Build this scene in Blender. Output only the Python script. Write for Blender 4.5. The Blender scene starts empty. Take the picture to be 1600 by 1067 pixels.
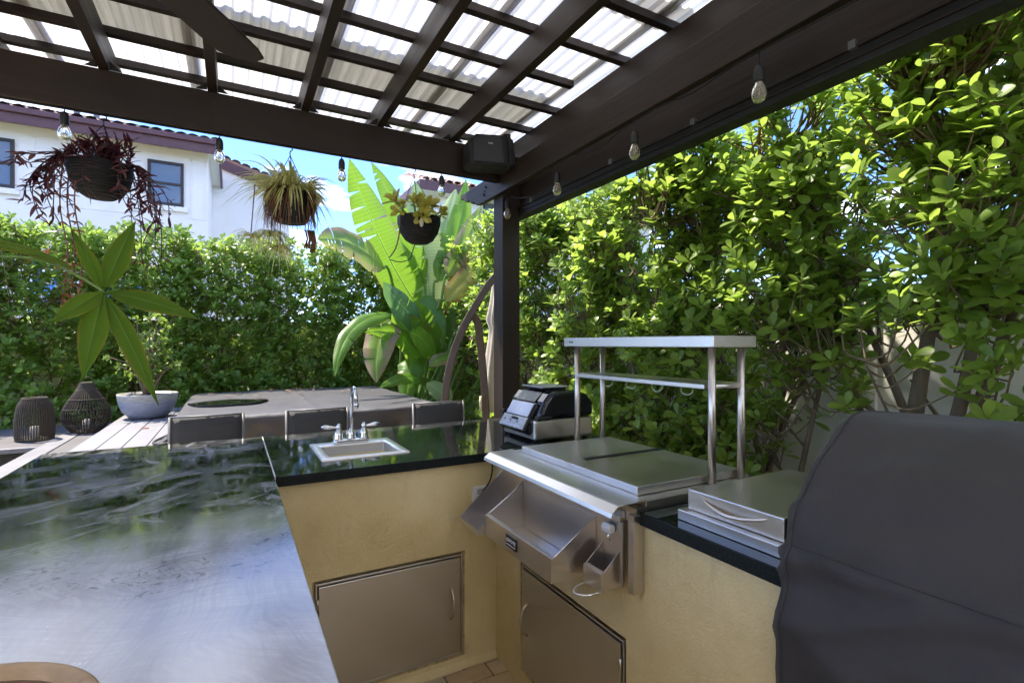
import bpy, math, random
import numpy as np
from mathutils import Vector, Matrix, noise

R = math.radians
random.seed(7); RNG = np.random.default_rng(11)
scene = bpy.context.scene
col = scene.collection

# ------------------------------------------------------------------ camera, sky, sun, exposure
YAW = 28.8
cam_d = bpy.data.cameras.new('camera'); cam = bpy.data.objects.new('camera', cam_d); col.objects.link(cam)
cam.location = (0, 0, 1.47); cam.rotation_euler = (R(90), 0, R(-YAW))
cam_d.sensor_width = 36; cam_d.lens = 36 * 794 / 1600; cam_d.shift_y = 4.5 / 1600
cam_d.clip_start = 0.02; cam_d.clip_end = 2000
scene.camera = cam

SUN_EL, SUN_AZ = 62.0, 322.0        # azimuth measured clockwise from +Y
sun_dir = Vector((math.sin(R(SUN_AZ)) * math.cos(R(SUN_EL)), math.cos(R(SUN_AZ)) * math.cos(R(SUN_EL)), math.sin(R(SUN_EL))))
world = bpy.data.worlds.new('World'); scene.world = world; world.use_nodes = True
wn, wl = world.node_tree.nodes, world.node_tree.links
for n in list(wn): wn.remove(n)
wo = wn.new('ShaderNodeOutputWorld'); bg = wn.new('ShaderNodeBackground'); sky = wn.new('ShaderNodeTexSky')
sky.sky_type = 'NISHITA'; sky.sun_disc = False
sky.sun_elevation = R(SUN_EL); sky.sun_rotation = R(SUN_AZ); sky.air_density = 0.7; sky.dust_density = 0.0; sky.ozone_density = 6.0
bg.inputs['Strength'].default_value = 0.14
# a few fair-weather clouds over the whole sky
tc = wn.new('ShaderNodeTexCoord'); sep = wn.new('ShaderNodeSeparateXYZ'); wl.new(tc.outputs['Generated'], sep.inputs[0])
mx = wn.new('ShaderNodeMath'); mx.operation = 'MAXIMUM'; mx.inputs[1].default_value = 0.06; wl.new(sep.outputs['Z'], mx.inputs[0])
dv = wn.new('ShaderNodeVectorMath'); dv.operation = 'DIVIDE'; cb = wn.new('ShaderNodeCombineXYZ')
for k in range(3): wl.new(mx.outputs[0], cb.inputs[k])
wl.new(tc.outputs['Generated'], dv.inputs[0]); wl.new(cb.outputs[0], dv.inputs[1])
nz = wn.new('ShaderNodeTexNoise'); nz.inputs['Scale'].default_value = 0.9; nz.inputs['Detail'].default_value = 8; nz.inputs['Roughness'].default_value = 0.62
nz.noise_dimensions = '3D'; wl.new(dv.outputs[0], nz.inputs['Vector'])
rp = wn.new('ShaderNodeValToRGB'); rp.color_ramp.elements[0].position = 0.50; rp.color_ramp.elements[1].position = 0.66
wl.new(nz.outputs['Fac'], rp.inputs[0])
mixc = wn.new('ShaderNodeMix'); mixc.data_type = 'RGBA'; wl.new(rp.outputs['Color'], mixc.inputs['Factor'])
tn = wn.new('ShaderNodeMix'); tn.data_type = 'RGBA'; tn.blend_type = 'MULTIPLY'; tn.inputs['Factor'].default_value = 1.0; tn.inputs['B'].default_value = (0.72, 0.78, 0.98, 1)
wl.new(sky.outputs['Color'], tn.inputs['A']); wl.new(tn.outputs['Result'], mixc.inputs['A']); mixc.inputs['B'].default_value = (7.5, 7.6, 7.9, 1)
wl.new(mixc.outputs['Result'], bg.inputs['Color']); wl.new(bg.outputs[0], wo.inputs['Surface'])

sl = bpy.data.lights.new('sun', 'SUN'); so = bpy.data.objects.new('sun', sl); col.objects.link(so)
sl.energy = 3.0; sl.angle = R(1.5); sl.color = (1.0, 0.91, 0.77)
so.rotation_euler = (-sun_dir).to_track_quat('-Z', 'Y').to_euler(); so.location = (0, 0, 20)

vs = scene.view_settings
vs.view_transform = 'Standard'; vs.look = 'None'; vs.exposure = 2.08; vs.gamma = 1.0; vs.use_curve_mapping = False
scene.render.engine = 'CYCLES'
cy = scene.cycles
cy.use_denoising = True; cy.use_adaptive_sampling = True; cy.adaptive_threshold = 0.04; cy.max_bounces = 6; cy.diffuse_bounces = 3; cy.glossy_bounces = 4; cy.transmission_bounces = 6; cy.transparent_max_bounces = 10
cy.sample_clamp_indirect = 6; cy.caustics_reflective = False; cy.caustics_refractive = False

# ------------------------------------------------------------------ helpers
S_, C_ = math.sin(R(YAW)), math.cos(R(YAW))
def at(x, y, Y=None, X=None, d=None, z=None):
    """world point on a sight line of the photograph at a known plane (used to transfer measured positions)"""
    r, u = (x - 800) / 794., (538 - y) / 794.
    dx, dy = S_ + r * C_, C_ - r * S_
    if Y is not None: d = Y / dy
    elif X is not None: d = X / dx
    elif z is not None: d = (z - 1.47) / u
    return Vector((dx * d, dy * d, 1.47 + u * d))

WM = {}
def wm(o): return WM.get(o.name, Matrix.Identity(4)) if o else Matrix.Identity(4)
def tag(o, label=None, cat=None, group=None, kind=None):
    if label: o['label'] = label
    if cat: o['category'] = cat
    if group: o['group'] = group
    if kind: o['kind'] = kind
    return o
def thing(name, label, cat, loc=(0, 0, 0), rz=0, group=None, kind=None):
    o = bpy.data.objects.new(name, None); col.objects.link(o); o.empty_display_size = 0.1
    o.location = loc; o.rotation_euler = (0, 0, rz)
    WM[o.name] = Matrix.Translation(loc) @ Matrix.Rotation(rz, 4, 'Z')
    return tag(o, label, cat, group, kind)

def frames(pts):
    T = []
    for i in range(len(pts)):
        a = pts[max(i - 1, 0)]; b = pts[min(i + 1, len(pts) - 1)]; t = (b - a)
        T.append(t.normalized() if t.length > 1e-9 else Vector((0, 0, 1)))
    n = T[0].orthogonal().normalized(); out = []
    for t in T:
        n = (n - t * n.dot(t)); n = n.normalized() if n.length > 1e-6 else t.orthogonal().normalized()
        out.append((n, t.cross(n)))
    return out

class MB:
    def __init__(s): s.v = []; s.f = []; s.sm = []
    def add(s, vs, fs, smooth=False):
        o = len(s.v); s.v += [tuple(v) for v in vs]
        s.f += [tuple(i + o for i in f) for f in fs]; s.sm += [smooth] * len(fs); return s
    def box(s, a, b):
        x0, y0, z0 = [min(p, q) for p, q in zip(a, b)]; x1, y1, z1 = [max(p, q) for p, q in zip(a, b)]
        return s.add([(x0, y0, z0), (x1, y0, z0), (x1, y1, z0), (x0, y1, z0), (x0, y0, z1), (x1, y0, z1), (x1, y1, z1), (x0, y1, z1)],
              [(0, 3, 2, 1), (4, 5, 6, 7), (0, 1, 5, 4), (1, 2, 6, 5), (2, 3, 7, 6), (3, 0, 4, 7)])
    def prism(s, poly, vec, smooth=False):
        n = len(poly); vec = Vector(vec)
        a = [Vector(p) for p in poly]; b = [p + vec for p in a]
        s.add(a + b, [tuple(range(n - 1, -1, -1)), tuple(range(n, 2 * n))])
        o = len(s.v) - 2 * n
        for i in range(n):
            j = (i + 1) % n; s.f.append((o + i, o + j, o + n + j, o + n + i)); s.sm.append(smooth)
        return s
    def tube(s, pts, r, seg=8, cap=True, flat=None):
        pts = [Vector(p) for p in pts]; n = len(pts)
        rs = r if isinstance(r, (list, tuple)) else [r] * n
        fr = frames(pts); V = []; Fc = []
        for p, (u, w), rr in zip(pts, fr, rs):
            for k in range(seg):
                a = 2 * math.pi * k / seg; V.append(p + (u * math.cos(a) + w * math.sin(a)) * rr)
        for i in range(n - 1):
            for k in range(seg):
                k2 = (k + 1) % seg; Fc.append((i * seg + k, i * seg + k2, (i + 1) * seg + k2, (i + 1) * seg + k))
        s.add(V, Fc, True)
        if cap:
            o = len(s.v) - len(V)
            s.f.append(tuple(o + k for k in range(seg - 1, -1, -1))); s.sm.append(False)
            s.f.append(tuple(o + (n - 1) * seg + k for k in range(seg))); s.sm.append(False)
        return s
    def lathe(s, prof, c=(0, 0, 0), seg=32, fn=None):
        cx, cy_, cz = c; V = []; n = len(prof)
        for i, (r, z) in enumerate(prof):
            for k in range(seg):
                a = 2 * math.pi * k / seg; rr = r * (fn(a, i / (n - 1)) if fn else 1)
                V.append((cx + rr * math.cos(a), cy_ + rr * math.sin(a), cz + z))
        Fc = []
        for i in range(n - 1):
            for k in range(seg):
                k2 = (k + 1) % seg; Fc.append((i * seg + k, i * seg + k2, (i + 1) * seg + k2, (i + 1) * seg + k))
        s.add(V, Fc, True)
        o = len(s.v) - len(V)
        if prof[0][0] > 1e-4: s.f.append(tuple(o + k for k in range(seg - 1, -1, -1))); s.sm.append(False)
        if prof[-1][0] > 1e-4: s.f.append(tuple(o + (n - 1) * seg + k for k in range(seg))); s.sm.append(False)
        return s
    def ball(s, c, r, seg=10, rings=6, sc=(1, 1, 1)):
        pr = [(math.sin(math.pi * i / rings), -math.cos(math.pi * i / rings)) for i in range(rings + 1)]
        V = []; c = Vector(c)
        for (q, z) in pr:
            for k in range(seg):
                a = 2 * math.pi * k / seg; V.append(c + Vector((q * math.cos(a) * r * sc[0], q * math.sin(a) * r * sc[1], z * r * sc[2])))
        Fc = [(i * seg + k, i * seg + (k + 1) % seg, (i + 1) * seg + (k + 1) % seg, (i + 1) * seg + k) for i in range(rings) for k in range(seg)]
        return s.add(V, Fc, True)
    def grid(s, P, smooth=True, close_u=False):
        nu = len(P); nv = len(P[0]); V = [p for r in P for p in r]
        Fc = [(i * nv + j, i * nv + j + 1, ((i + 1) % nu) * nv + j + 1, ((i + 1) % nu) * nv + j) for i in range(nu if close_u else nu - 1) for j in range(nv - 1)]
        return s.add(V, Fc, smooth)
    def xf(s, M):
        s.v = [tuple(M @ Vector(v)) for v in s.v]; return s
    def build(s, name, mat, parent=None, bevel=0, local=False, sub=0, solid=0, segs=2):
        me = bpy.data.meshes.new(name)
        if parent and not local:
            Mi = wm(parent).inverted(); vs_ = [tuple(Mi @ Vector(v)) for v in s.v]
        else: vs_ = s.v
        me.from_pydata(vs_, [], s.f); me.polygons.foreach_set('use_smooth', s.sm); me.update()
        return link(name, me, mat, parent, bevel, sub, solid, segs)

def link(name, me, mat, parent=None, bevel=0, sub=0, solid=0, segs=2):
    o = bpy.data.objects.new(name, me); col.objects.link(o)
    if mat and not me.materials: me.materials.append(M[mat] if isinstance(mat, str) else mat)
    if parent: o.parent = parent; WM[o.name] = wm(parent)
    if solid:
        m = o.modifiers.new('solid', 'SOLIDIFY'); m.thickness = solid; m.offset = 0
    if bevel:
        m = o.modifiers.new('bevel', 'BEVEL'); m.width = bevel; m.segments = segs; m.limit_method = 'ANGLE'; m.angle_limit = R(40); m.harden_normals = False
    if sub:
        m = o.modifiers.new('sub', 'SUBSURF'); m.levels = sub; m.render_levels = sub
    return o
def box(name, a, b, mat, parent=None, bevel=0): return MB().box(a, b).build(name, mat, parent, bevel)
def bez(p0, p1, p2, n=12):
    p0, p1, p2 = Vector(p0), Vector(p1), Vector(p2)
    return [p0 * (1 - t) ** 2 + p1 * 2 * t * (1 - t) + p2 * t * t for t in [i / n for i in range(n + 1)]]
def smooth_path(pts, n=6):
    pts = [Vector(p) for p in pts]; out = []
    for i in range(len(pts) - 1):
        p0 = pts[max(i - 1, 0)]; p1 = pts[i]; p2 = pts[i + 1]; p3 = pts[min(i + 2, len(pts) - 1)]
        for k in range(n):
            t = k / n
            out.append(0.5 * ((2 * p1) + (p2 - p0) * t + (2 * p0 - 5 * p1 + 4 * p2 - p3) * t * t + (3 * p1 - p0 - 3 * p2 + p3) * t ** 3))
    out.append(pts[-1]); return out
def text_mesh(name, body, size, mat, parent, Mx, extrude=0.0004):
    cu = bpy.data.curves.new(name, 'FONT'); cu.body = body; cu.size = size; cu.align_x = 'CENTER'; cu.align_y = 'CENTER'; cu.extrude = extrude
    t = bpy.data.objects.new(name, cu); col.objects.link(t)
    dg = bpy.context.evaluated_depsgraph_get(); me = bpy.data.meshes.new_from_object(t.evaluated_get(dg))
    bpy.data.objects.remove(t); bpy.data.curves.remove(cu)
    me.transform(wm(parent).inverted() @ Mx); me.name = name
    return link(name, me, mat, parent)

# ------------------------------------------------------------------ materials
M = {}
class NT:
    def __init__(s, name):
        m = bpy.data.materials.new(name); m.use_nodes = True; s.m = m; s.n = m.node_tree.nodes; s.l = m.node_tree.links
        s.b = s.n['Principled BSDF']; s.out = s.n['Material Output']; M[name] = m
        s.tc = None
    def new(s, t, **k):
        n = s.n.new(t)
        for a, v in k.items(): setattr(n, a, v)
        return n
    def coord(s, kind='Object', scale=(1, 1, 1), rot=(0, 0, 0), loc=(0, 0, 0)):
        tc_ = s.new('ShaderNodeTexCoord'); mp = s.new('ShaderNodeMapping'); s.l.new(tc_.outputs[kind], mp.inputs[0])
        mp.inputs['Scale'].default_value = scale; mp.inputs['Rotation'].default_value = rot; mp.inputs['Location'].default_value = loc
        return mp.outputs[0]
    def noise(s, vec, scale, detail=4, rough=0.55, dist=0):
        n = s.new('ShaderNodeTexNoise'); n.inputs['Scale'].default_value = scale; n.inputs['Detail'].default_value = detail
        n.inputs['Roughness'].default_value = rough; n.inputs['Distortion'].default_value = dist
        if vec: s.l.new(vec, n.inputs['Vector'])
        return n.outputs['Fac']
    def ramp(s, fac, stops):
        r = s.new('ShaderNodeValToRGB'); e = r.color_ramp.elements
        while len(e) < len(stops): e.new(0.5)
        for x, (p, c) in zip(e, stops):
            x.position = p; x.color = (*c, 1) if len(c) == 3 else c
        s.l.new(fac, r.inputs[0]); return r.outputs[0]
    def mr(s, fac, a, b, lo=0, hi=1):
        n = s.new('ShaderNodeMapRange'); s.l.new(fac, n.inputs[0])
        for i, v in zip((1, 2, 3, 4), (lo, hi, a, b)): n.inputs[i].default_value = v
        return n.outputs[0]
    def math(s, op, a, b=None):
        n = s.new('ShaderNodeMath', operation=op)
        for i, v in enumerate((a, b)):
            if v is None: continue
            if isinstance(v, (int, float)): n.inputs[i].default_value = v
            else: s.l.new(v, n.inputs[i])
        return n.outputs[0]
    def mix(s, fac, a, b):
        n = s.new('ShaderNodeMix', data_type='RGBA')
        for k, v in (('Factor', fac), ('A', a), ('B', b)):
            if isinstance(v, (int, float)): n.inputs[k].default_value = v
            elif isinstance(v, tuple): n.inputs[k].default_value = (*v, 1) if len(v) == 3 else v
            else: s.l.new(v, n.inputs[k])
        return n.outputs['Result']
    def set(s, **k):
        names = dict(col='Base Color', rough='Roughness', metal='Metallic', spec='Specular IOR Level', ior='IOR', trans='Transmission Weight', coat='Coat Weight', coatr='Coat Roughness', sheen='Sheen Weight', aniso='Anisotropic', alpha='Alpha')
        for a, v in k.items():
            i = s.b.inputs[names[a]]
            if isinstance(v, (int, float)): i.default_value = v
            elif isinstance(v, tuple): i.default_value = (*v, 1) if len(v) == 3 else v
            else: s.l.new(v, i)
        return s
    def bump(s, h, strength=0.3, dist=0.01):
        n = s.new('ShaderNodeBump'); n.inputs['Strength'].default_value = strength; n.inputs['Distance'].default_value = dist
        s.l.new(h, n.inputs['Height']); s.l.new(n.outputs[0], s.b.inputs['Normal']); return s

def simple(name, c, rough=0.5, metal=0, vary=0.15, scale=8, bump=0, bscale=60, **k):
    t = NT(name); v = t.coord('Object'); n = t.noise(v, scale, 5)
    t.set(col=t.ramp(n, [(0.3, tuple(x * (1 - vary) for x in c)), (0.7, tuple(min(1, x * (1 + vary)) for x in c))]), metal=metal, **k)
    t.set(rough=t.mr(t.noise(v, scale * 2.3, 3), rough * 0.85, min(1, rough * 1.15), 0.3, 0.7))
    if bump: t.bump(t.noise(v, bscale, 4), bump, 0.004)
    return t

# polished dark granite with honed edges and, on the left top, a dried smear of wash water plus a painted roof reflection
def granite(name, smear_glare):
    t = NT(name); v = t.coord('Object')
    sp = t.noise(v, 260, 3); cl = t.ramp(sp, [(0.42, (0.006, 0.008, 0.008)), (0.62, (0.018, 0.022, 0.020)), (0.75, (0.05, 0.055, 0.05))])
    gn = t.new('ShaderNodeNewGeometry'); sn = t.new('ShaderNodeSeparateXYZ'); t.l.new(gn.outputs['Normal'], sn.inputs[0])
    side = t.mr(t.math('ABSOLUTE', sn.outputs['Z']), 0.42, 0.0, 0.3, 0.8)          # sawn edges are honed, not polished
    if not smear_glare:
        t.set(col=cl, rough=t.math('ADD', side, t.mr(t.noise(v, 5, 4), 0.05, 0.13, 0.35, 0.65)), ior=1.5, spec=t.mr(side, 0.5, 0.12, 0, 0.42)); return t
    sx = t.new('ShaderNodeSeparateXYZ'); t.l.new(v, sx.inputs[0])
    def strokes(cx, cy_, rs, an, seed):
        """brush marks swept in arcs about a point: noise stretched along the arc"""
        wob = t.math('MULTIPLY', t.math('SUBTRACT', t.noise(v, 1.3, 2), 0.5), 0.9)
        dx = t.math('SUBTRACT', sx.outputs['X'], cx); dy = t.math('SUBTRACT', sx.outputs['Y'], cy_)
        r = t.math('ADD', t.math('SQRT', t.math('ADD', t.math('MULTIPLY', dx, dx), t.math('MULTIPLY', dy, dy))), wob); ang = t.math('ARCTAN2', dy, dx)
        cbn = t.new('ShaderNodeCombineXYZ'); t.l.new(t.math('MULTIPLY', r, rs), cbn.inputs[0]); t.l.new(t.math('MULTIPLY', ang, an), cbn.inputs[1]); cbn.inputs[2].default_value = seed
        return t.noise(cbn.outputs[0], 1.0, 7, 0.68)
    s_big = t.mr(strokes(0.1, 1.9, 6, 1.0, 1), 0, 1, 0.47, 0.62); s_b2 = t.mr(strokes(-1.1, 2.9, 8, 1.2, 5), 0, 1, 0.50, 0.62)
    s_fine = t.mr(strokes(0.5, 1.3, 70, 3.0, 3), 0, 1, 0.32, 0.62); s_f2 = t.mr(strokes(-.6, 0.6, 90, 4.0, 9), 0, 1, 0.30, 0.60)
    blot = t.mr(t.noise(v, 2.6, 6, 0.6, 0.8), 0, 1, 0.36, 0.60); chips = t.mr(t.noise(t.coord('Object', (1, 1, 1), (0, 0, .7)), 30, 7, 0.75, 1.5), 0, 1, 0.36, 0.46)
    near = t.mr(t.math('ADD', sx.outputs['Y'], t.math('MULTIPLY', t.math('SUBTRACT', t.noise(v, 1.6, 3), 0.5), 1.1)), 1, 0.0, 1.15, 1.95)   # painted roof reflection, whitening towards the viewer
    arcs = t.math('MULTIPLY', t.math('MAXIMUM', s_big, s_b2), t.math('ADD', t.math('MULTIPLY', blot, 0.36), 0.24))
    coat = t.math('MULTIPLY', near, t.math('ADD', t.math('MULTIPLY', blot, 0.30), 0.70))  # blotchy roof glare laid into the base colour
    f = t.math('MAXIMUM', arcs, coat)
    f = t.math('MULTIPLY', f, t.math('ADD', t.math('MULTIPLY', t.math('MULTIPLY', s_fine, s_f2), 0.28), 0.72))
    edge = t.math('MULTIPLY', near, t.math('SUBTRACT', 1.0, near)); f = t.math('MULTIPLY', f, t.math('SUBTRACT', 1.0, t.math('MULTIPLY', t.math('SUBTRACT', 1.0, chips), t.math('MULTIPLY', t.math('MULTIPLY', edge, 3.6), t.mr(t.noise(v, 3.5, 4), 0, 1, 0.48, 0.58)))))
    f = t.math('MULTIPLY', f, t.mr(side, 1, 0, 0, 0.3)); t.set(col=t.mix(t.math('MULTIPLY', f, smear_glare), cl, (0.62, 0.62, 0.68)), rough=t.math('ADD', side, t.mr(f, 0.04, 0.30)), ior=1.75, spec=t.mr(side, 0.5, 0.06, 0, 0.42))
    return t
granite('granite_smear_glare', 0.95); granite('granite', 0); granite('granite_wet', 0.16)

# stucco
t = NT('stucco'); v = t.coord('Object')
c1 = t.ramp(t.noise(v, 2.5, 8, 0.62), [(0.3, (0.62, 0.485, 0.24)), (0.5, (0.70, 0.565, 0.295)), (0.72, (0.78, 0.65, 0.37))])
c1 = t.mix(t.mr(t.noise(t.coord('Object', (5, 5, 1.2)), 3, 7, 0.7), 0, 0.35, 0.56, 0.75), c1, (0.42, 0.31, 0.16))
t.set(col=c1, rough=0.85, spec=0.25)
h = t.math('ADD', t.math('MULTIPLY', t.noise(v, 14, 4, 0.5, 0.8), 1.0), t.math('MULTIPLY', t.noise(v, 130, 5, 0.6), 0.5)); t.bump(h, 0.6, 0.013)
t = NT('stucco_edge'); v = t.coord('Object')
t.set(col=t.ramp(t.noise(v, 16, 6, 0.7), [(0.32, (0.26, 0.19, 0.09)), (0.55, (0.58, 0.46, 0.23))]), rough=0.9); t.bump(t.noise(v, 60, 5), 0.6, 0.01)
# brushed stainless
def steel(name, c, rough, axis):
    t = NT(name); sc = {'x': (1.5, 120, 120), 'y': (120, 1.5, 120), 'z': (120, 120, 1.5)}[axis]
    g = t.noise(t.coord('Object', sc), 5, 3, 0.6); b = t.noise(t.coord('Object'), 4, 5)
    t.set(col=t.mix(t.mr(b, 0, 1, 0.3, 0.7), tuple(x * 0.92 for x in c), c), metal=1.0, rough=t.math('ADD', t.mr(g, -0.018, 0.018, 0.3, 0.7), t.mr(b, rough * 0.88, rough * 1.12, 0.3, 0.7)))
    return t
steel('steel', (0.70, 0.66, 0.61), 0.36, 'y'); steel('steel_x', (0.67, 0.63, 0.58), 0.36, 'x'); steel('steel_z', (0.64, 0.59, 0.54), 0.33, 'z')
steel('steel_door', (0.65, 0.63, 0.595), 0.37, 'z')
simple('chrome', (0.72, 0.72, 0.72), 0.07, 1.0, 0.03)
simple('steel_sink', (0.42, 0.41, 0.39), 0.42, 0.6, 0.06)
simple('sink_rim', (0.80, 0.79, 0.76), 0.33, 0.75, 0.05)
simple('white_plastic', (0.72, 0.70, 0.64), 0.4); simple('black_plastic', (0.018, 0.018, 0.02), 0.28, bump=0.02)
simple('gloss_black', (0.012, 0.013, 0.016), 0.12); simple('matte_black', (0.008, 0.008, 0.0085), 0.65); simple('dark_gap', (0.008, 0.008, 0.008), 0.8)
simple('silver_plastic', (0.52, 0.52, 0.55), 0.35, 0.4); simple('grey_panel', (0.36, 0.37, 0.38), 0.3, 0.2); simple('print_white', (0.85, 0.85, 0.85), 0.5, vary=0.02)
simple('print_dark', (0.06, 0.06, 0.07), 0.5)
# timber
def timber(name, ca, cb_, axis, rough=0.5):
    t = NT(name); sc = {'x': (0.6, 14, 14), 'y': (14, 0.6, 14), 'z': (14, 14, 0.6)}[axis]
    v = t.coord('Object', sc); g = t.noise(v, 2.2, 8, 0.62, 0.7); b = t.noise(t.coord('Object'), 1.7, 4)
    cc = t.ramp(g, [(0.3, ca), (0.72, cb_)]); t.set(col=t.mix(t.mr(b, 0, 0.5, 0.35, 0.75), cc, tuple(x * 1.5 for x in cb_)), rough=t.mr(g, rough * 0.85, rough * 1.2, 0.3, 0.7), spec=0.35)
    t.bump(g, 0.4, 0.004); return t
for ax in 'xyz': timber('beam_' + ax, (0.006, 0.0045, 0.0037), (0.030, 0.019, 0.013), ax, 0.5)
timber('mast', (0.05, 0.037, 0.028), (0.10, 0.075, 0.058), 'z', 0.55); timber('wood_bowl', (0.30, 0.19, 0.10), (0.46, 0.32, 0.19), 'x', 0.5); timber('wood_inner', (0.10, 0.06, 0.04), (0.17, 0.10, 0.07), 'x', 0.5)
t = timber('deck_y', (0.15, 0.15, 0.165), (0.21, 0.205, 0.215), 'y', 0.62); t = timber('deck_x', (0.085, 0.08, 0.083), (0.12, 0.115, 0.118), 'x', 0.65); timber('deck_dark', (0.03, 0.028, 0.03), (0.045, 0.042, 0.042), 'x', 0.7)
timber('bark', (0.10, 0.075, 0.05), (0.20, 0.155, 0.105), 'z', 0.85); timber('twig', (0.13, 0.10, 0.06), (0.22, 0.17, 0.10), 'z', 0.8)
timber('rattan', (0.035, 0.027, 0.018), (0.075, 0.06, 0.042), 'z', 0.65)
# translucent corrugated roofing
def roofing(name, c, glow):
    t = NT(name); v = t.coord('Object', (9, 0.5, 9)); g = t.noise(v, 2.6, 8, 0.7)
    cc = t.ramp(g, [(0.3, tuple(x * 0.72 for x in c)), (0.6, c)])
    tr = t.new('ShaderNodeBsdfTranslucent'); df = t.new('ShaderNodeBsdfDiffuse'); gl = t.new('ShaderNodeBsdfGlossy'); gl.inputs['Roughness'].default_value = 0.3
    t.l.new(cc, tr.inputs['Color']); t.l.new(cc, df.inputs['Color'])
    m1 = t.new('ShaderNodeMixShader'); m1.inputs[0].default_value = glow; t.l.new(df.outputs[0], m1.inputs[1]); t.l.new(tr.outputs[0], m1.inputs[2])
    m2 = t.new('ShaderNodeMixShader'); m2.inputs[0].default_value = 0.05; t.l.new(m1.outputs[0], m2.inputs[1]); t.l.new(gl.outputs[0], m2.inputs[2])
    t.l.new(m2.outputs[0], t.out.inputs['Surface']); return t
roofing('roof_clear', (0.55, 0.55, 0.535), 0.78); roofing('roof_aged', (0.60, 0.58, 0.48), 0.55); roofing('roof_lap', (0.62, 0.50, 0.28), 0.6)
# leaves: diffuse + gloss + light passing through, colour differing from leaf to leaf
def leafmat(name, ca, cb_, tl, rough=0.38, tr=0.45, obj=False, vein=0):  # the odd leaf is old and yellow
    t = NT(name)
    if obj: rnd = t.new('ShaderNodeObjectInfo').outputs['Random']
    else: rnd = t.new('ShaderNodeNewGeometry').outputs['Random Per Island']
    cc = t.ramp(rnd, [(0.0, ca), (0.82, cb_), (1.0, tuple(min(1, x * 1.6 + 0.02) for x in cb_))])
    n = t.noise(t.coord('Object'), 9, 3); cc = t.mix(t.mr(n, 0, 0.35, 0.4, 0.75), cc, tuple(x * 0.7 for x in ca))
    t.set(col=cc, rough=rough, spec=0.5)
    tb = t.new('ShaderNodeBsdfTranslucent'); t.l.new(t.mix(0.5, cc, tl), tb.inputs['Color'])
    ms = t.new('ShaderNodeMixShader'); ms.inputs[0].default_value = tr
    t.l.new(t.b.outputs[0], ms.inputs[1]); t.l.new(tb.outputs[0], ms.inputs[2]); t.l.new(ms.outputs[0], t.out.inputs['Surface'])
    return t
for o_ in (False, True):
    sfx = '_single' if o_ else ''
    leafmat('hedge_leaf' + sfx, (0.115, 0.205, 0.030), (0.250, 0.370, 0.060), (0.58, 0.78, 0.12), obj=o_, tr=0.55)
    leafmat('hedge_leaf_far' + sfx, (0.105, 0.195, 0.034), (0.220, 0.345, 0.060), (0.52, 0.72, 0.11), obj=o_, tr=0.52)
    leafmat('purple_leaf' + sfx, (0.035, 0.012, 0.022), (0.085, 0.022, 0.030), (0.28, 0.05, 0.05), obj=o_, tr=0.3)
    leafmat('succulent' + sfx, (0.32, 0.32, 0.04), (0.56, 0.50, 0.09), (0.6, 0.55, 0.08), obj=o_, tr=0.3)
leafmat('red_leaf', (0.22, 0.04, 0.02), (0.35, 0.08, 0.03), (0.6, 0.15, 0.05))
leafmat('spider_blade', (0.42, 0.47, 0.12), (0.74, 0.73, 0.38), (0.65, 0.62, 0.28)); leafmat('dry_root', (0.12, 0.055, 0.02), (0.26, 0.12, 0.05), (0.4, 0.2, 0.08), tr=0.2)
leafmat('jade_leaf', (0.09, 0.17, 0.03), (0.20, 0.30, 0.06), (0.4, 0.55, 0.08)); leafmat('fallen_leaf', (0.20, 0.10, 0.05), (0.36, 0.22, 0.12), (0.4, 0.25, 0.1), tr=0.15)
def bladed(name, ca, cb_, tl, tr, edge=None, amount=0.0, rough=0.36, spec=0.5):
    t = NT(name); v = t.coord('UV'); sx = t.new('ShaderNodeSeparateXYZ'); t.l.new(v, sx.inputs[0])
    w = t.new('ShaderNodeTexWave', wave_type='BANDS', bands_direction='Y'); w.inputs['Scale'].default_value = 13; w.inputs['Distortion'].default_value = 0.6; t.l.new(v, w.inputs['Vector'])
    mid = t.mr(t.math('ABSOLUTE', t.math('SUBTRACT', sx.outputs['X'], 0.5)), 1, 0, 0.015, 0.045)
    cc = t.mix(t.mr(w.outputs['Fac'], 0.15, 0.85), ca, cb_); cc = t.mix(t.math('MULTIPLY', mid, 0.7), cc, tuple(min(1, x * 1.7 + 0.04) for x in cb_))
    n = t.noise(v, 5, 5, 0.6)
    if edge:
        rim = t.math('ADD', t.mr(t.math('ABSOLUTE', t.math('SUBTRACT', sx.outputs['X'], 0.5)), 0, 0.5, 0.2, 0.5), n)
        cc = t.mix(t.mr(rim, 0, 1, 1.0 - amount, 1.12 - amount), cc, edge)
    t.set(col=cc, rough=rough, spec=spec)
    t.bump(w.outputs['Fac'], 0.15, 0.003)
    tb = t.new('ShaderNodeBsdfTranslucent'); t.l.new(t.mix(0.55, cc, tl), tb.inputs['Color'])
    ms = t.new('ShaderNodeMixShader'); ms.inputs[0].default_value = tr
    t.l.new(t.b.outputs[0], ms.inputs[1]); t.l.new(tb.outputs[0], ms.inputs[2]); t.l.new(ms.outputs[0], t.out.inputs['Surface']); return t
bladed('paddle_green', (0.08, 0.20, 0.02), (0.15, 0.30, 0.04), (0.36, 0.62, 0.05), 0.5, (0.20, 0.12, 0.05), 0.08)
bladed('paddle_pale', (0.26, 0.36, 0.16), (0.36, 0.46, 0.22), (0.5, 0.65, 0.25), 0.45, (0.3, 0.22, 0.1), 0.06)
bladed('paddle_yellow', (0.26, 0.26, 0.03), (0.36, 0.33, 0.05), (0.7, 0.6, 0.06), 0.5, (0.22, 0.10, 0.03), 0.30)
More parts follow.
